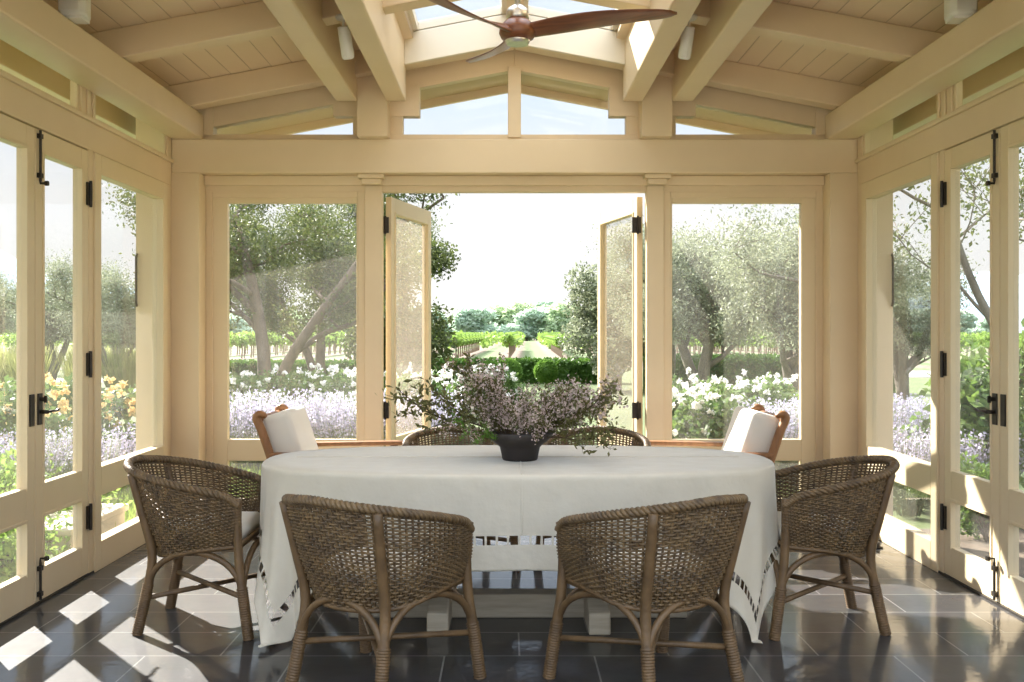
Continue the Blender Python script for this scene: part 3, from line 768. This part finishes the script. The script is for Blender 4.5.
    fs = [(i*n+j, i*n+(j+1) % n, (i+1)*n+(j+1) % n, (i+1)*n+j) for i in range(len(prof)-1) for j in range(n)]
    m.add(vs, fs); m.build('seat_cushion', 'cushion', root, smooth=True)
    return root
ch0 = make_chair()
chairs = [
    (-.545, 3.965, -33, 'wicker tub chair seen from behind at the near left of the table'),
    (.50, 3.965, 33, 'wicker tub chair seen from behind at the near right of the table'),
    (-1.46, 4.80, -90, 'wicker tub chair at the left end of the table facing right'),
    (1.395, 4.80, 90, 'wicker tub chair at the right end of the table facing left'),
    (-.34, 6.0, 192, 'wicker tub chair behind the table on the left, only its rim showing'),
    (.47, 6.0, 168, 'wicker tub chair behind the table on the right, only its rim showing'),
]
for i, (x, y, a, lab) in enumerate(chairs):
    o = ch0 if i == 0 else copy_tree(ch0)
    o.location = (x, y, 0); o.rotation_euler = (0, 0, R(a)); tag(o, lab, 'chair', 'wicker chairs around the table')

# ---------------------------------------------------------------- teak lounge chairs
def rbox(x0, x1, y0, y1, z0, z1): return MB().box(x0, x1, y0, y1, z0, z1)
def make_lounge():
    root = empty('lounge_chair', (0, 0, 0))
    for s in (-1, 1):
        st = spline([(s*.30, -.26, 0), (s*.30, -.28, .25), (s*.30, -.33, .50), (s*.30, -.42, .80), (s*.30, -.46, .905), (s*.30, -.435, .935), (s*.30, -.40, .915)], 26)
        MB().tube(st, [.034]*20+[.033, .031, .029, .027, .024, .018], 10, flat=.8).build('back_leg', 'teak', root, smooth=True)
        MB().tube([(s*.30, .34, 0), (s*.30, .33, .66)], [.02, .026], 10).build('front_leg', 'teak', root, smooth=True)
        m = MB().prism([(-.36, .645), (.42, .66), (.44, .675), (.42, .69), (-.38, .675)], 'x', s*.30-.04, s*.30+.04)
        m.build('arm', 'teak', root, bevel=.010, seg=3)
        MB().box(min(s*.285, s*.315), max(s*.285, s*.315), -.30, .34, .27, .33).build('side_rail', 'teak', root, bevel=.005)
    MB().tube([(-.30, -.455, .89), (.30, -.455, .89)], .026, 10).build('top_rail', 'teak', root, smooth=True)
    for k in range(5):
        x = -.2+k*.1
        MB().tube([(x, -.295, .33), (x, -.345, .56), (x, -.455, .88)], [.016, .016, .016], 6, flat=.6).build('back_slat', 'teak', root, smooth=True)
    MB().box(-.285, .285, .30, .335, .27, .33).box(-.285, .285, -.31, -.275, .27, .33).box(-.285, .285, -.28, .31, .30, .32).build('seat_frame', 'teak', root, bevel=.005)
    o = MB().box(-.262, .262, -.24, .34, .325, .455).build('seat_cushion', 'cushion', root, True, bevel=.035, seg=4)
    o = MB().box(-.262, .262, -.085, .105, 0, .50).build('back_cushion', 'cushion', root, True, bevel=.04, seg=4)
    o.location = (0, -.225, .45); o.rotation_euler = (R(17), 0, 0)
    m = MB()
    for yy in (-.072, .082):
        pts = [(-.25, yy, .02), (-.25, yy, .48), (.25, yy, .48), (.25, yy, .02)]
        for a, c in zip(pts, pts[1:]): m.tube([a, c], .005, 6)
    m.build('piping', 'cushion', o)
    return root
lc = make_lounge()
for i, (x, y, a, lab) in enumerate(((-1.155, 6.54, -90, 'teak armchair with white cushions behind the table at the left back window'), (1.225, 6.54, 90, 'teak armchair with white cushions behind the table at the right back window'))):
    o = lc if i == 0 else copy_tree(lc)
    o.location = (x, y, 0); o.rotation_euler = (0, 0, R(a)); o.scale = (1, 1, .935); tag(o, lab, 'armchair', 'teak lounge chairs')

# ---------------------------------------------------------------- door stops on the floor, bars on the piers
for s, nm in ((-1, 'left'), (1, 'right')):
    t = empty('door_stop', (s*2.33, 6.42, 0), 0, 'small dark door stop on the floor below the %s sidelight' % nm, 'door stop')
    MB().lathe([(0, 0), (.03, 0), (.03, .008), (.012, .014), (.010, .035), (0, .036)], 14).build('base', 'black_metal', t, smooth=True)
    m = MB().tube([(0, 0, .028), (-s*.05, 0, .03), (-s*.065, 0, .045)], .008, 8); m.build('hook', 'black_metal', t, smooth=True)
    m = MB().tube([(s*2.675, 7.085, 1.57), (s*2.675, 7.07, 1.60), (s*2.675, 7.07, 1.91), (s*2.675, 7.085, 1.94)], .009, 8)
    m.build('pull_bar', 'black_metal', bpy.data.objects['wall_back'], smooth=True)

# ================================================================ garden
GZ = -.10
def quad(name, x0, x1, y0, y1, z, mat, lab, cat='ground'):
    return struct(MB().box(x0, x1, y0, y1, z-.3, z).build(name, mat), lab, cat)
quad('lawn', -160, 160, -40, 40, GZ-.02, 'lawn', 'green lawn around the garden room', 'lawn')
quad('field', -260, 260, 40, 420, GZ-.01, 'soil', 'vineyard ground with pale soil and green strips', 'field')
quad('path', -60, -3.6, 18.2, 20.4, GZ-.005, 'gravel', 'pale gravel path left of the building', 'path')
quad('bounce_patio', -9, 9, -16, -3.2, -.02, 'stone', 'unseen pale stone slab added in front of the room to bounce sunlight in', 'bounce_patio')  # added out of view, reflects sunlight up to the ceiling
quad('bounce_gravel_left', -3.7, -2.72, -3.2, 7.6, GZ-.008, 'gravel', 'gravel strip added along the left wall outside for warm bounce light', 'path')  # added so the bounce under the eaves is warm instead of green
quad('bed_right', 2.72, 4.6, -3.2, 7.6, GZ-.008, 'bed', 'dark planting bed along the right wall outside', 'path')
quad('path_far', -70, -10, 30, 33, GZ-.004, 'gravel', 'far pale gravel path left of the building', 'path')
quad('road', 8, 120, 33.5, 39.5, GZ-.003, 'gravel', 'grey road to the right of the building', 'road')
# hills far away
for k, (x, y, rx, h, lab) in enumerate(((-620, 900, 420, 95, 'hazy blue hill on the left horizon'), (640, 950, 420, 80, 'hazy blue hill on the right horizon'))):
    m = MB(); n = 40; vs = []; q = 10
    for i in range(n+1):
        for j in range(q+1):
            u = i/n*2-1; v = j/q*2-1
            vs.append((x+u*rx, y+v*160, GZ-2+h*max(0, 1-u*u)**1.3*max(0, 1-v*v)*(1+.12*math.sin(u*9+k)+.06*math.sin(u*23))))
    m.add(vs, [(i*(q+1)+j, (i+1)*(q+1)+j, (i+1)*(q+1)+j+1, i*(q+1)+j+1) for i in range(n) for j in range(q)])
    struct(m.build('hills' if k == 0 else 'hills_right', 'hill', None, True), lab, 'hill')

# ---- trees
def grow(mb, tips, p, d, length, rad, depth, r_, up=.15):
    n = 5; pts = [p]; q = p.copy(); dd = d.copy()
    for i in range(n):
        dd = (dd+Vector((r_.gauss(0, .16), r_.gauss(0, .16), r_.gauss(0, .12)+up*.35))).normalized(); q = q+dd*(length/n); pts.append(q.copy())
    mb.tube(pts, [rad*(1-.45*i/n) for i in range(n+1)], 7 if depth > 1 else 5)
    if depth <= 1: tips += pts[1:]
    if depth == 0: return
    for k in range(r_.randint(2, 3) if depth > 1 else 3):
        i = r_.randint(2, n); a = r_.uniform(0, 2*PI)
        side = Vector((math.cos(a), math.sin(a), r_.uniform(-.15, .6)))
        grow(mb, tips, pts[i], (dd*.55+side*.8).normalized(), length*r_.uniform(.6, .8), rad*.52, depth-1, r_, up)
def make_tree(name, limbs, depth, nleaf, sig, lsize, leafm, barkm, seed, aspect=.5, up=.15, zmax=9., zmin=.55):
    """limbs: explicit trunk polylines (points, start radius, end radius, branch length)"""
    r_ = random.Random(seed); root = empty(name, (0, 0, 0)); mb = MB(); tips = []
    for pts, r0, r1, bl in limbs:
        P = spline(pts, 12); mb.tube(P, [r0+(r1-r0)*i/11 for i in range(12)], 9)
        for k in range(4):
            a = r_.uniform(0, 2*PI); d = Vector((math.cos(a), math.sin(a), r_.uniform(.2, .9))).normalized()
            grow(mb, tips, P[11-k*2], d, bl*r_.uniform(.75, 1.1), r1*.75, depth, r_, up)
    mb.build('trunk', barkm, root, smooth=True)
    T = np.array([tuple(t) for t in tips]); g_ = np.random.default_rng(seed)
    idx = g_.integers(0, len(T), nleaf); P = T[idx]+g_.normal(size=(nleaf, 3))*sig
    P = P[(P[:, 2] > zmin) & (P[:, 2] < zmax)]
    link_mesh('crown', quads_mesh('crown', leaf_quads(P, lsize, aspect, 0, seed)), leafm, root)
    return root
def place(o, x, y, rz=0, sc=1., label=None, cat='tree', group=None, z=GZ):
    o.location = (x, y, z); o.rotation_euler = (0, 0, R(rz)); o.scale = (sc,)*3
    return tag(o, label, cat, group)
V = Vector
oak = make_tree('oak_tree', [
    ([V((0, 0, 0)), V((.05, 0, .8)), V((-.05, .1, 1.7)), V((-.25, .1, 2.7)), V((-.5, .1, 3.6))], .14, .075, 1.25),
    ([V((.12, 0, .1)), V((.45, -.1, 1.0)), V((.95, -.2, 1.75)), V((1.5, -.2, 2.5)), V((2.2, -.2, 3.4))], .115, .055, 1.2),
    ([V((.6, 0, 1.25)), V((1.1, .2, 1.6)), V((1.75, .3, 1.85)), V((2.2, .3, 2.5))], .06, .035, 1.0),
    ([V((-.05, .1, 1.9)), V((-.7, .2, 2.5)), V((-1.4, .2, 3.3))], .07, .04, 1.2)], 2, 46000, .19, .065, 'oak_leaf', 'bark', 3, zmax=4.75, up=.05, zmin=1.35)
place(oak, -4.1, 16.5, 0, .93, 'big evergreen oak with leaning grey trunks outside the left back window')
oak2 = copy_tree(oak); place(oak2, -4.4, 23.5, 160, .95, 'second oak standing behind the big leaning one')
oak3 = copy_tree(oak); place(oak3, -4.7, 31, 75, 1.15, 'third oak farther back, its crown showing in the doorway at left')
olive = make_tree('olive_tree', [
    ([V((0, 0, 0)), V((.06, 0, .6)), V((-.05, 0, 1.2)), V((-.25, .1, 1.8))], .13, .07, .95),
    ([V((.05, 0, .3)), V((.28, .1, .9)), V((.5, .1, 1.5)), V((.7, 0, 2.0))], .10, .055, .95),
    ([V((0, 0, .9)), V((.1, -.4, 1.4)), V((.05, -.7, 2.0))], .07, .045, .85)], 2, 52000, .18, .056, 'olive_leaf', 'oliv_bark', 8, .36, .02, 4.3, 1.2)
place(olive, 4.05, 14.6, 20, 1.05, 'grey-green olive tree with forked trunk outside the right back window')
for (x, y, a, sc, lab) in ((3.45, 17.6, 140, 1.05, 'olive tree with straight dark trunk left of the forked olive'), (3.6, 22.5, 250, 1.1, 'olive tree half hidden beside the right open door leaf'),
                           (7.0, 17.8, 70, .9, 'olive tree behind the right sidelight'), (4.4, 29, 200, 1.25, 'olive tree farthest back, its crown showing in the doorway at right'),
                           (-12.6, 27.5, 15, 1.0, 'olive tree seen through the left french doors'), (-9.0, 23.0, 200, .95, 'olive tree seen through the left sidelight'), (-19.5, 37, 100, 1.2, 'olive tree far out beyond the left doors')):
    place(copy_tree(olive), x, y, a, sc, lab)
bare = make_tree('sparse_tree', [
    ([V((0, 0, 0)), V((-.2, 0, .9)), V((-.7, .1, 1.8)), V((-1.1, .1, 2.8)), V((-1.3, .1, 3.9))], .075, .035, 1.5),
    ([V((-.1, 0, .5)), V((.5, 0, 1.3)), V((.9, .1, 2.4)), V((1.0, .1, 3.6))], .06, .03, 1.5)], 2, 3600, .16, .075, 'oak_leaf', 'oliv_bark', 21)
place(bare, 7.0, 13.2, 0, 1., 'open branching tree with few leaves outside the right french doors')
place(copy_tree(bare), 10.4, 16.0, 130, 1.1, 'second thinly leaved tree beyond the right french doors')

# distant treeline
def blob_tree(seed, mat):
    root = empty('distant_tree', (0, 0, 0)); P = []
    r_ = random.Random(seed)
    for k in range(9): P.append(blob_points(420, (r_.uniform(-2.2, 2.2), r_.uniform(-1, 1), r_.uniform(1.2, 5.6)-.0), (1.6, 1.5, 1.25), seed*20+k, .55))
    link_mesh('crown', quads_mesh('crown', leaf_quads(np.concatenate(P), .55, .7, 0, seed)), mat, root)
    MB().tube([(0, 0, 0), (.1, 0, 1.5), (0, 0, 3.4)], [.25, .2, .15], 7).build('trunk', 'bark', root)
    return root
bt = [blob_tree(41, 'haze_blue_leaf'), blob_tree(42, 'haze_pale_leaf'), blob_tree(43, 'haze_blue_leaf')]
def bushy(seed, mat, rx, h):
    root = empty('bushy_tree', (0, 0, 0)); r_ = random.Random(seed); P = []
    for k in range(16):
        z = r_.uniform(.7, h-.5); q = rx*math.sqrt(max(.1, 1-((z-h*.45)/(h*.6))**2))
        P.append(blob_points(900, (r_.uniform(-q, q)*.8, r_.uniform(-q, q)*.6, z), (.55, .5, .5), seed*20+k, .25))
    link_mesh('crown', quads_mesh('crown', leaf_quads(np.concatenate(P), .10, .55, 0, seed)), mat, root)
    MB().tube([(0, 0, 0), (.08, 0, 1.0), (0, 0, h-.8)], [.16, .12, .04], 8).build('trunk', 'bark', root)
    return root
place(bushy(71, 'oak_leaf', 1.25, 3.7), -2.62, 24.5, 0, 1.08, 'dense dark green tree showing in the doorway beside the left open leaf')
place(bushy(72, 'olive_leaf', 1.2, 3.6), 2.75, 26.0, 0, 1.08, 'dense grey-green tree showing in the doorway beside the right open leaf')
bu = set()
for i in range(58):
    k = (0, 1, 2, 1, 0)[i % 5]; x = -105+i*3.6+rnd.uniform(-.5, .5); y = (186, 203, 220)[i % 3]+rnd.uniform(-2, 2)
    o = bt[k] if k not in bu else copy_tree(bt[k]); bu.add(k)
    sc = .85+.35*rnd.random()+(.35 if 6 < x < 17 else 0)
    lab = ('tree of the distant treeline behind the vineyard, blue haze painted into its leaves', 'tree of the distant treeline behind the vineyard, leaf colour lightened for haze')[1 if k == 1 else 0]
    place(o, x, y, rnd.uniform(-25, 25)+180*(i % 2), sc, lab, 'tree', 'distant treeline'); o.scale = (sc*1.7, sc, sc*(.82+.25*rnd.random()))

# ---- hedges and box balls
def hedge(x0, x1, y, w, h, lab, n, seed):
    g_ = np.random.default_rng(seed); P = np.empty((n, 3))
    f = g_.random(n)
    P[:, 0] = x0+(x1-x0)*g_.random(n)
    top = f < .45
    P[:, 1] = np.where(top, (g_.random(n)-.5)*w, -w/2+g_.normal(size=n)*.03)
    P[:, 2] = np.where(top, h+g_.normal(size=n)*.02, g_.random(n)*h)
    root = empty('hedge', ((x0+x1)/2, y, GZ), 0, lab, 'hedge'); P[:, 0] -= (x0+x1)/2
    MB().box(x0-(x0+x1)/2, x1-(x0+x1)/2, -w/2+.04, w/2-.04, 0, h-.03).build('branches', 'hedge_leaf', root)
    link_mesh('foliage', quads_mesh('foliage', leaf_quads(P, .10, .6, .2, seed)), 'hedge_leaf', root)
hedge(-3.4, 3.2, 30, .9, .64, 'clipped dark hedge straight behind the flower bowl', 9000, 5)
hedge(3.4, 9.5, 25, .9, .86, 'clipped dark hedge behind the olive trunks on the right', 9000, 6)
hedge(-9, -3.6, 27, .9, .66, 'clipped dark hedge behind the oak on the left', 8000, 7)
ball = empty('box_ball', (0, 0, 0))
link_mesh('foliage', quads_mesh('foliage', leaf_quads(blob_points(2600, (0, 0, .27), (.27, .27, .27), 9, .9), .05, .7, .2, 9)), 'box_leaf', ball)
MB().lathe([(0, .0), (.12, .03), (.22, .13), (.25, .27), (.22, .41), (.12, .5), (0, .52)], 20).build('branches', 'box_leaf', ball, smooth=True)
for i, (x, y, sc, lab) in enumerate(((-.02, 25.5, 1.15, 'round clipped box ball right behind the bouquet, the larger one'), (-.52, 25.0, 1.05, 'round clipped box ball left of the larger one'), (.98, 26.5, 1.05, 'round clipped box ball to the right behind the bouquet'))):
    o = ball if i == 0 else copy_tree(ball); place(o, x, y, i*70, sc, lab, 'shrub', z=.09)
    o.location.z = GZ+.18
# ---- vineyard rows
def make_vine(seed):
    r = empty('grape_vine', (0, 0, 0)); P = []
    for k in range(7): P.append(blob_points(95, (rnd.uniform(-.25, .25), -.72+k*.24, rnd.uniform(1.0, 1.2)), (.34, .22, .32), seed*9+k, .3))
    link_mesh('foliage', quads_mesh('foliage', leaf_quads(np.concatenate(P), .16, .8, 0, seed)), 'vine_leaf', r)
    MB().tube([(0, 0, 0), (.03, .03, .5), (0, 0, .95)], [.05, .04, .035], 6).build('trunk', 'post', r)
    MB().tube([(.02, .5, 0), (.02, .5, 1.25)], .035, 6).build('stake', 'post', r)
    return r
vines = [make_vine(1), make_vine(2)]; vu = set(); cnt = 0
def vine(k, x, y, lab, group):
    o = vines[k] if k not in vu else copy_tree(vines[k]); vu.add(k)
    place(o, x, y, 0, 1, lab, 'grapevine', group)
for row in range(-6, 8):
    nm = {-1: 'in the row left of the doorway view', 0: 'in the row nearest the middle of the doorway', 1: 'in the row right of the grassy aisle'}.get(row, 'in an outer row left of the doorway' if row < 0 else 'in an outer row right of the doorway')
    for j in range(15):
        y = 58+j*1.95; vine((row+j) % 2, .06+row*3.1+.021*(y-58), y, 'green grapevine %s behind the hedge' % nm, 'vineyard rows')
far = []
for row in range(-22, 24):
    for j in range(11):
        y = 92+j*7; x = .06+row*3.1+.021*(y-58)
        far.append(blob_points(90, (x, y, .82), (.42, 3.4, .70), 1000+row*20+j, .2))
fv = link_mesh('vine_foliage', quads_mesh('vine_foliage', leaf_quads(np.concatenate(far), .38, .8, 0, 77)), 'vine_leaf'); fv.location.z = GZ
tag(fv, 'far vineyard rows merging into a green band', 'vineyard', None, 'stuff')
for row in range(6):                                           # rows seen through the right french doors
    for j in range(6):
        vine((row+j) % 2, 25+row*3.1, 44+j*2, 'green grapevine beyond the road on the right', 'vineyard rows beyond the road')

# ---- roses, lavender, shrubs, grasses
def make_rose(seed, petal, nb):
    r_ = random.Random(seed); root = empty('rose_bush', (0, 0, 0)); P = []; st = MB(); Q = []
    for k in range(11):
        c = (r_.uniform(-.42, .42), r_.uniform(-.35, .35), r_.uniform(.35, .95))
        P.append(blob_points(190, c, (.2, .2, .2), seed*30+k, .2))
        st.tube([(c[0]*.2, c[1]*.2, 0), (c[0]*.6, c[1]*.6, c[2]*.5), c], [.014, .01, .006], 5)
    g_ = np.random.default_rng(seed)
    for k in range(nb):
        a = r_.uniform(0, 2*PI); rr = r_.uniform(.1, .55); c = np.array((math.cos(a)*rr, math.sin(a)*rr*.9, r_.uniform(.55, 1.18)-rr*.25))
        Q.append(leaf_quads(blob_points(18, c, (.026, .026, .02), seed*50+k, .2), .045, .9, .2, seed+k))
    link_mesh('foliage', quads_mesh('foliage', leaf_quads(np.concatenate(P), .075, .65, .1, seed)), 'rose_leaf', root)
    link_mesh('blossoms', quads_mesh('blossoms', np.concatenate(Q)), petal, root)
    st.build('stems', 'stem', root)
    return root
rw = [make_rose(3, 'rose_white', 58), make_rose(4, 'rose_white', 46)]; ru = set()
def rose(k, x, y, sc, lab, group):
    o = rw[k] if k not in ru else copy_tree(rw[k]); ru.add(k); place(o, x, y, rnd.uniform(0, 360), sc, lab, 'rose bush', group)
for i in range(9): rose(i % 2, -3.7+i*.42+rnd.uniform(-.1, .1), 12.7+(i % 3)*.8, .90, 'white rose bush in bloom outside the left back window', 'white roses at left')
for i, (x_, y_) in enumerate(((1.75, 9.35), (1.95, 10.3), (2.35, 11.1), (2.85, 11.8), (3.35, 12.6), (2.2, 12.3))): rose(i % 2, x_, y_, (.84+.05*(i % 2)), 'white rose bush in bloom outside the right back window', 'white roses at right')
for i in range(3): rose(i % 2, -1.75+i*.5, 13.8+(i % 2)*.8, .72, 'white rose bush glimpsed through the doorway behind the bouquet', 'white roses in the doorway')
ry = make_rose(5, 'rose_yellow', 60)
for i, (x, y, lab) in enumerate(((-3.95, 9.7, 'pale yellow rose bush beyond the left sidelight'), (-4.35, 9.2, 'pale yellow rose bush beyond the left doors'), (-4.9, 10.5, 'pale yellow rose bush behind the other two yellow ones'))):
    o = ry if i == 0 else copy_tree(ry); place(o, x, y, i*80, .92, lab, 'rose bush')
def make_lav(seed):
    g_ = np.random.default_rng(seed); root = empty('lavender', (0, 0, 0))
    n = 120; a = g_.random(n)*2*PI; r0 = g_.random(n)**.5
    base = np.stack([np.cos(a)*r0*.10, np.sin(a)*r0*.10, np.zeros(n)], 1); h = .58+.26*g_.random(n)
    top = np.stack([np.cos(a)*r0*.30, np.sin(a)*r0*.30, h], 1)
    w = np.array([.004, .002, 0]); mid = base+(top-base)*.62
    link_mesh('foliage', quads_mesh('foliage', np.concatenate([np.stack([base-w, base+w, top+w*.5, top-w*.5], 1), leaf_quads(base[g_.integers(0, n, 500)]+(top-base)[g_.integers(0, n, 500)]*(g_.random(500)*.55)[:, None], .07, .2, .6, seed)])), 'lav_leaf', root)
    F = []
    for t in np.linspace(.66, 1., 9): F.append(base+(top-base)*t+g_.normal(size=(n, 3))*.006)
    link_mesh('blossoms', quads_mesh('blossoms', leaf_quads(np.concatenate(F), .030, .75, .4, seed)), 'lavender', root)
    return root
lv = [make_lav(1), make_lav(2)]; lu = set()
def lav(k, x, y, sc, lab, group):
    o = lv[k] if k not in lu else copy_tree(lv[k]); lu.add(k); place(o, x, y, rnd.uniform(0, 360), sc, lab, 'lavender', group)
for i in range(16): lav(i % 2, -3.0+(i % 8)*.31+rnd.uniform(-.06, .06), 10.3+(i//8)*.65, 1.03, 'lavender clump in bloom outside the left back window', 'lavender at left')
for i in range(20): lav(i % 2, 2.3+(i % 10)*.25+rnd.uniform(-.06, .06), 9.6+(i//10)*.6+(i % 10)*.12, .95, 'lavender clump in bloom outside the right back window', 'lavender at right')
for i in range(6): lav(i % 2, -4.3+(i % 3)*.4, 8.0+(i//3)*.5+(i % 3)*.2, .8, 'lavender clump beyond the left doors and sidelight', 'lavender beside the left doors')
for i in range(6): lav(i % 2, 3.2+(i % 3)*.35, 8.1+(i//3)*.5, .85, 'lavender clump beyond the right sidelight', 'lavender beside the right sidelight')
def make_shrub(seed, leafm, nm, n=10, ls=.09, hh=1.2, wd=.5):
    r_ = random.Random(seed); root = empty(nm, (0, 0, 0)); P = []; st = MB()
    for k in range(n):
        c = (r_.uniform(-wd, wd), r_.uniform(-wd, wd), r_.uniform(.2, hh)); P.append(blob_points(260, c, (.3, .3, .28), seed*40+k, .2)); st.tube([(0, 0, 0), (c[0]*.5, c[1]*.5, c[2]*.6), c], [.02, .013, .006], 5)
    link_mesh('foliage', quads_mesh('foliage', leaf_quads(np.concatenate(P), ls, .55, .1, seed)), leafm, root); st.build('stems', 'stem', root)
    return root
sh = make_shrub(61, 'shrub_leaf', 'leafy_shrub', 12, .10, 1.25, .42)
place(sh, 4.05, 8.75, 0, 1.05, 'tall glossy green shrub outside the right french doors', 'shrub')
place(copy_tree(sh), 4.35, 7.35, 90, .9, 'glossy green shrub nearest the camera outside the right french doors', 'shrub')
place(copy_tree(sh), 3.35, 7.1, 200, .42, 'low green shrub under the right sidelight', 'shrub')
sg = make_shrub(62, 'vine_leaf', 'low_shrub', 10, .06, .35, .4)
for i, (x, y, sc, lab) in enumerate(((-3.2, 5.9, .85, 'low bright green shrub against the left french doors'), (-3.3, 6.9, .8, 'low bright green shrub outside the left sidelight'), (-3.9, 7.5, 1.0, 'bright green shrub behind the low ones on the left'), (-3.2, 5.0, .9, 'low bright green shrub outside the near left door leaf'))):
    o = sg if i == 0 else copy_tree(sg); place(o, x, y, i*65, sc, lab, 'shrub')
def make_tuft(seed):
    g_ = np.random.default_rng(seed); n = 420; a = g_.random(n)*2*PI; root = None
    base = np.stack([np.cos(a)*.25*g_.random(n), np.sin(a)*.25*g_.random(n), np.zeros(n)], 1)
    h = .7+.5*g_.random(n); top = base+np.stack([np.cos(a)*.5*g_.random(n), np.sin(a)*.5*g_.random(n), h], 1); w = np.stack([-np.sin(a), np.cos(a), np.zeros(n)], 1)*.014
    return quads_mesh('tall_grass', np.stack([base-w, base+w, top+w*.3, top-w*.3], 1))
tm = make_tuft(5); tm.materials.append(M['dry_grass'])
for row, (y, x0, n, lab) in enumerate(((22.3, -7.5, 18, 'clump of tall yellow-green grass in the nearer row beyond the left doors'), (27.5, -9.8, 18, 'clump of tall yellow-green grass in the middle row beyond the left doors'), (35, -12, 20, 'clump of tall yellow-green grass in the farthest row beyond the left doors'))):
    for i in range(n):
        o = bpy.data.objects.new('tall_grass', tm); C.objects.link(o)
        place(o, x0-i*1.05, y+rnd.uniform(-.2, .2), rnd.uniform(0, 360), .85+.25*rnd.random(), lab, 'grass clump', 'tall grass rows'); o['kind'] = 'thing'
# short grass by the walls
n = 26000; g_ = np.random.default_rng(91)
P = np.empty((n, 3)); P[:, 0] = -3.8+g_.random(n)*6.3; P[:, 1] = 7.7+g_.random(n)*2.5; P[:, 2] = 0
k = n//3; P[:k, 0] = -(2.8+g_.random(k)*2.6); P[:k, 1] = 4+g_.random(k)*4
a = g_.random(n)*2*PI; w = np.stack([np.cos(a), np.sin(a), 0*a], 1)*.006; tp = P+np.stack([g_.normal(size=n)*.04, g_.normal(size=n)*.04, .10+.10*g_.random(n)], 1)
gr = link_mesh('grass', quads_mesh('grass', np.stack([P-w, P+w, tp+w*.3, tp-w*.3], 1)), 'grass'); gr.location.z = GZ-.02
tag(gr, 'bright green grass growing up to the walls outside', 'grass', None, 'stuff')
# stone step outside the left sidelight
tag(MB().box(-3.15, -2.80, 6.3, 7.2, GZ-.02, .10).box(-3.18, -2.78, 6.27, 7.23, .10, .15).build('stone_bench', 'stone', None, bevel=.012), 'low pale stone block outside the left sidelight', 'bench')

# ---------------------------------------------------------------- light
sun = bpy.data.lights.new('sun', 'SUN'); sun.energy = 17.5; sun.angle = R(.55); sun.color = (1, .95, .86)
so_ = bpy.data.objects.new('sun', sun); C.objects.link(so_)
so_.rotation_euler = Vector((.92, -1.12, -1)).to_track_quat('-Z', 'Y').to_euler(); so_.location = (-20, 30, 25)
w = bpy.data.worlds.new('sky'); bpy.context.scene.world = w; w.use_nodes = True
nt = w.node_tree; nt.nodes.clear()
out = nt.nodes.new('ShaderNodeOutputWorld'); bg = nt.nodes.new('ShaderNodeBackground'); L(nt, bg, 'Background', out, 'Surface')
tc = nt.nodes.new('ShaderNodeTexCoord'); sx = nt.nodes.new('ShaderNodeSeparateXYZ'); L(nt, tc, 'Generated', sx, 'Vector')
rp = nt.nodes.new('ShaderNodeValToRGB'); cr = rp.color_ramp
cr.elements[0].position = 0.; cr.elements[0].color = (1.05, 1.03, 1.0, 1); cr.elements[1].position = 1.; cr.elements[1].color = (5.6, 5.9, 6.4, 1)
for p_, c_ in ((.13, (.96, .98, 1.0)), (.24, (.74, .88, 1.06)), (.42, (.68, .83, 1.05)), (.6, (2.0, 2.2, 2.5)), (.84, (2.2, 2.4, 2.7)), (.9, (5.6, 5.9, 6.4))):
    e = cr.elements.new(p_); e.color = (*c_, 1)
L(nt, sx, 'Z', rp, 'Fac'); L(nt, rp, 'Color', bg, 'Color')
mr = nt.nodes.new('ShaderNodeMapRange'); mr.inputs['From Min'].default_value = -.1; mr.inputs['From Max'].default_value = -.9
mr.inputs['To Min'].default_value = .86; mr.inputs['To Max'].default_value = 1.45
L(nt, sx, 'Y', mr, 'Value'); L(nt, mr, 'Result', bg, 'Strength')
sc = bpy.context.scene
sc.view_settings.view_transform = 'Standard'; sc.view_settings.look = 'None'; sc.view_settings.exposure = .33; sc.view_settings.gamma = 1
sc.view_settings.use_curve_mapping = False
sc.cycles.max_bounces = 10; sc.cycles.diffuse_bounces = 6; sc.cycles.transparent_max_bounces = 24; sc.cycles.sample_clamp_indirect = 8
sc.cycles.caustics_reflective = False; sc.cycles.caustics_refractive = False
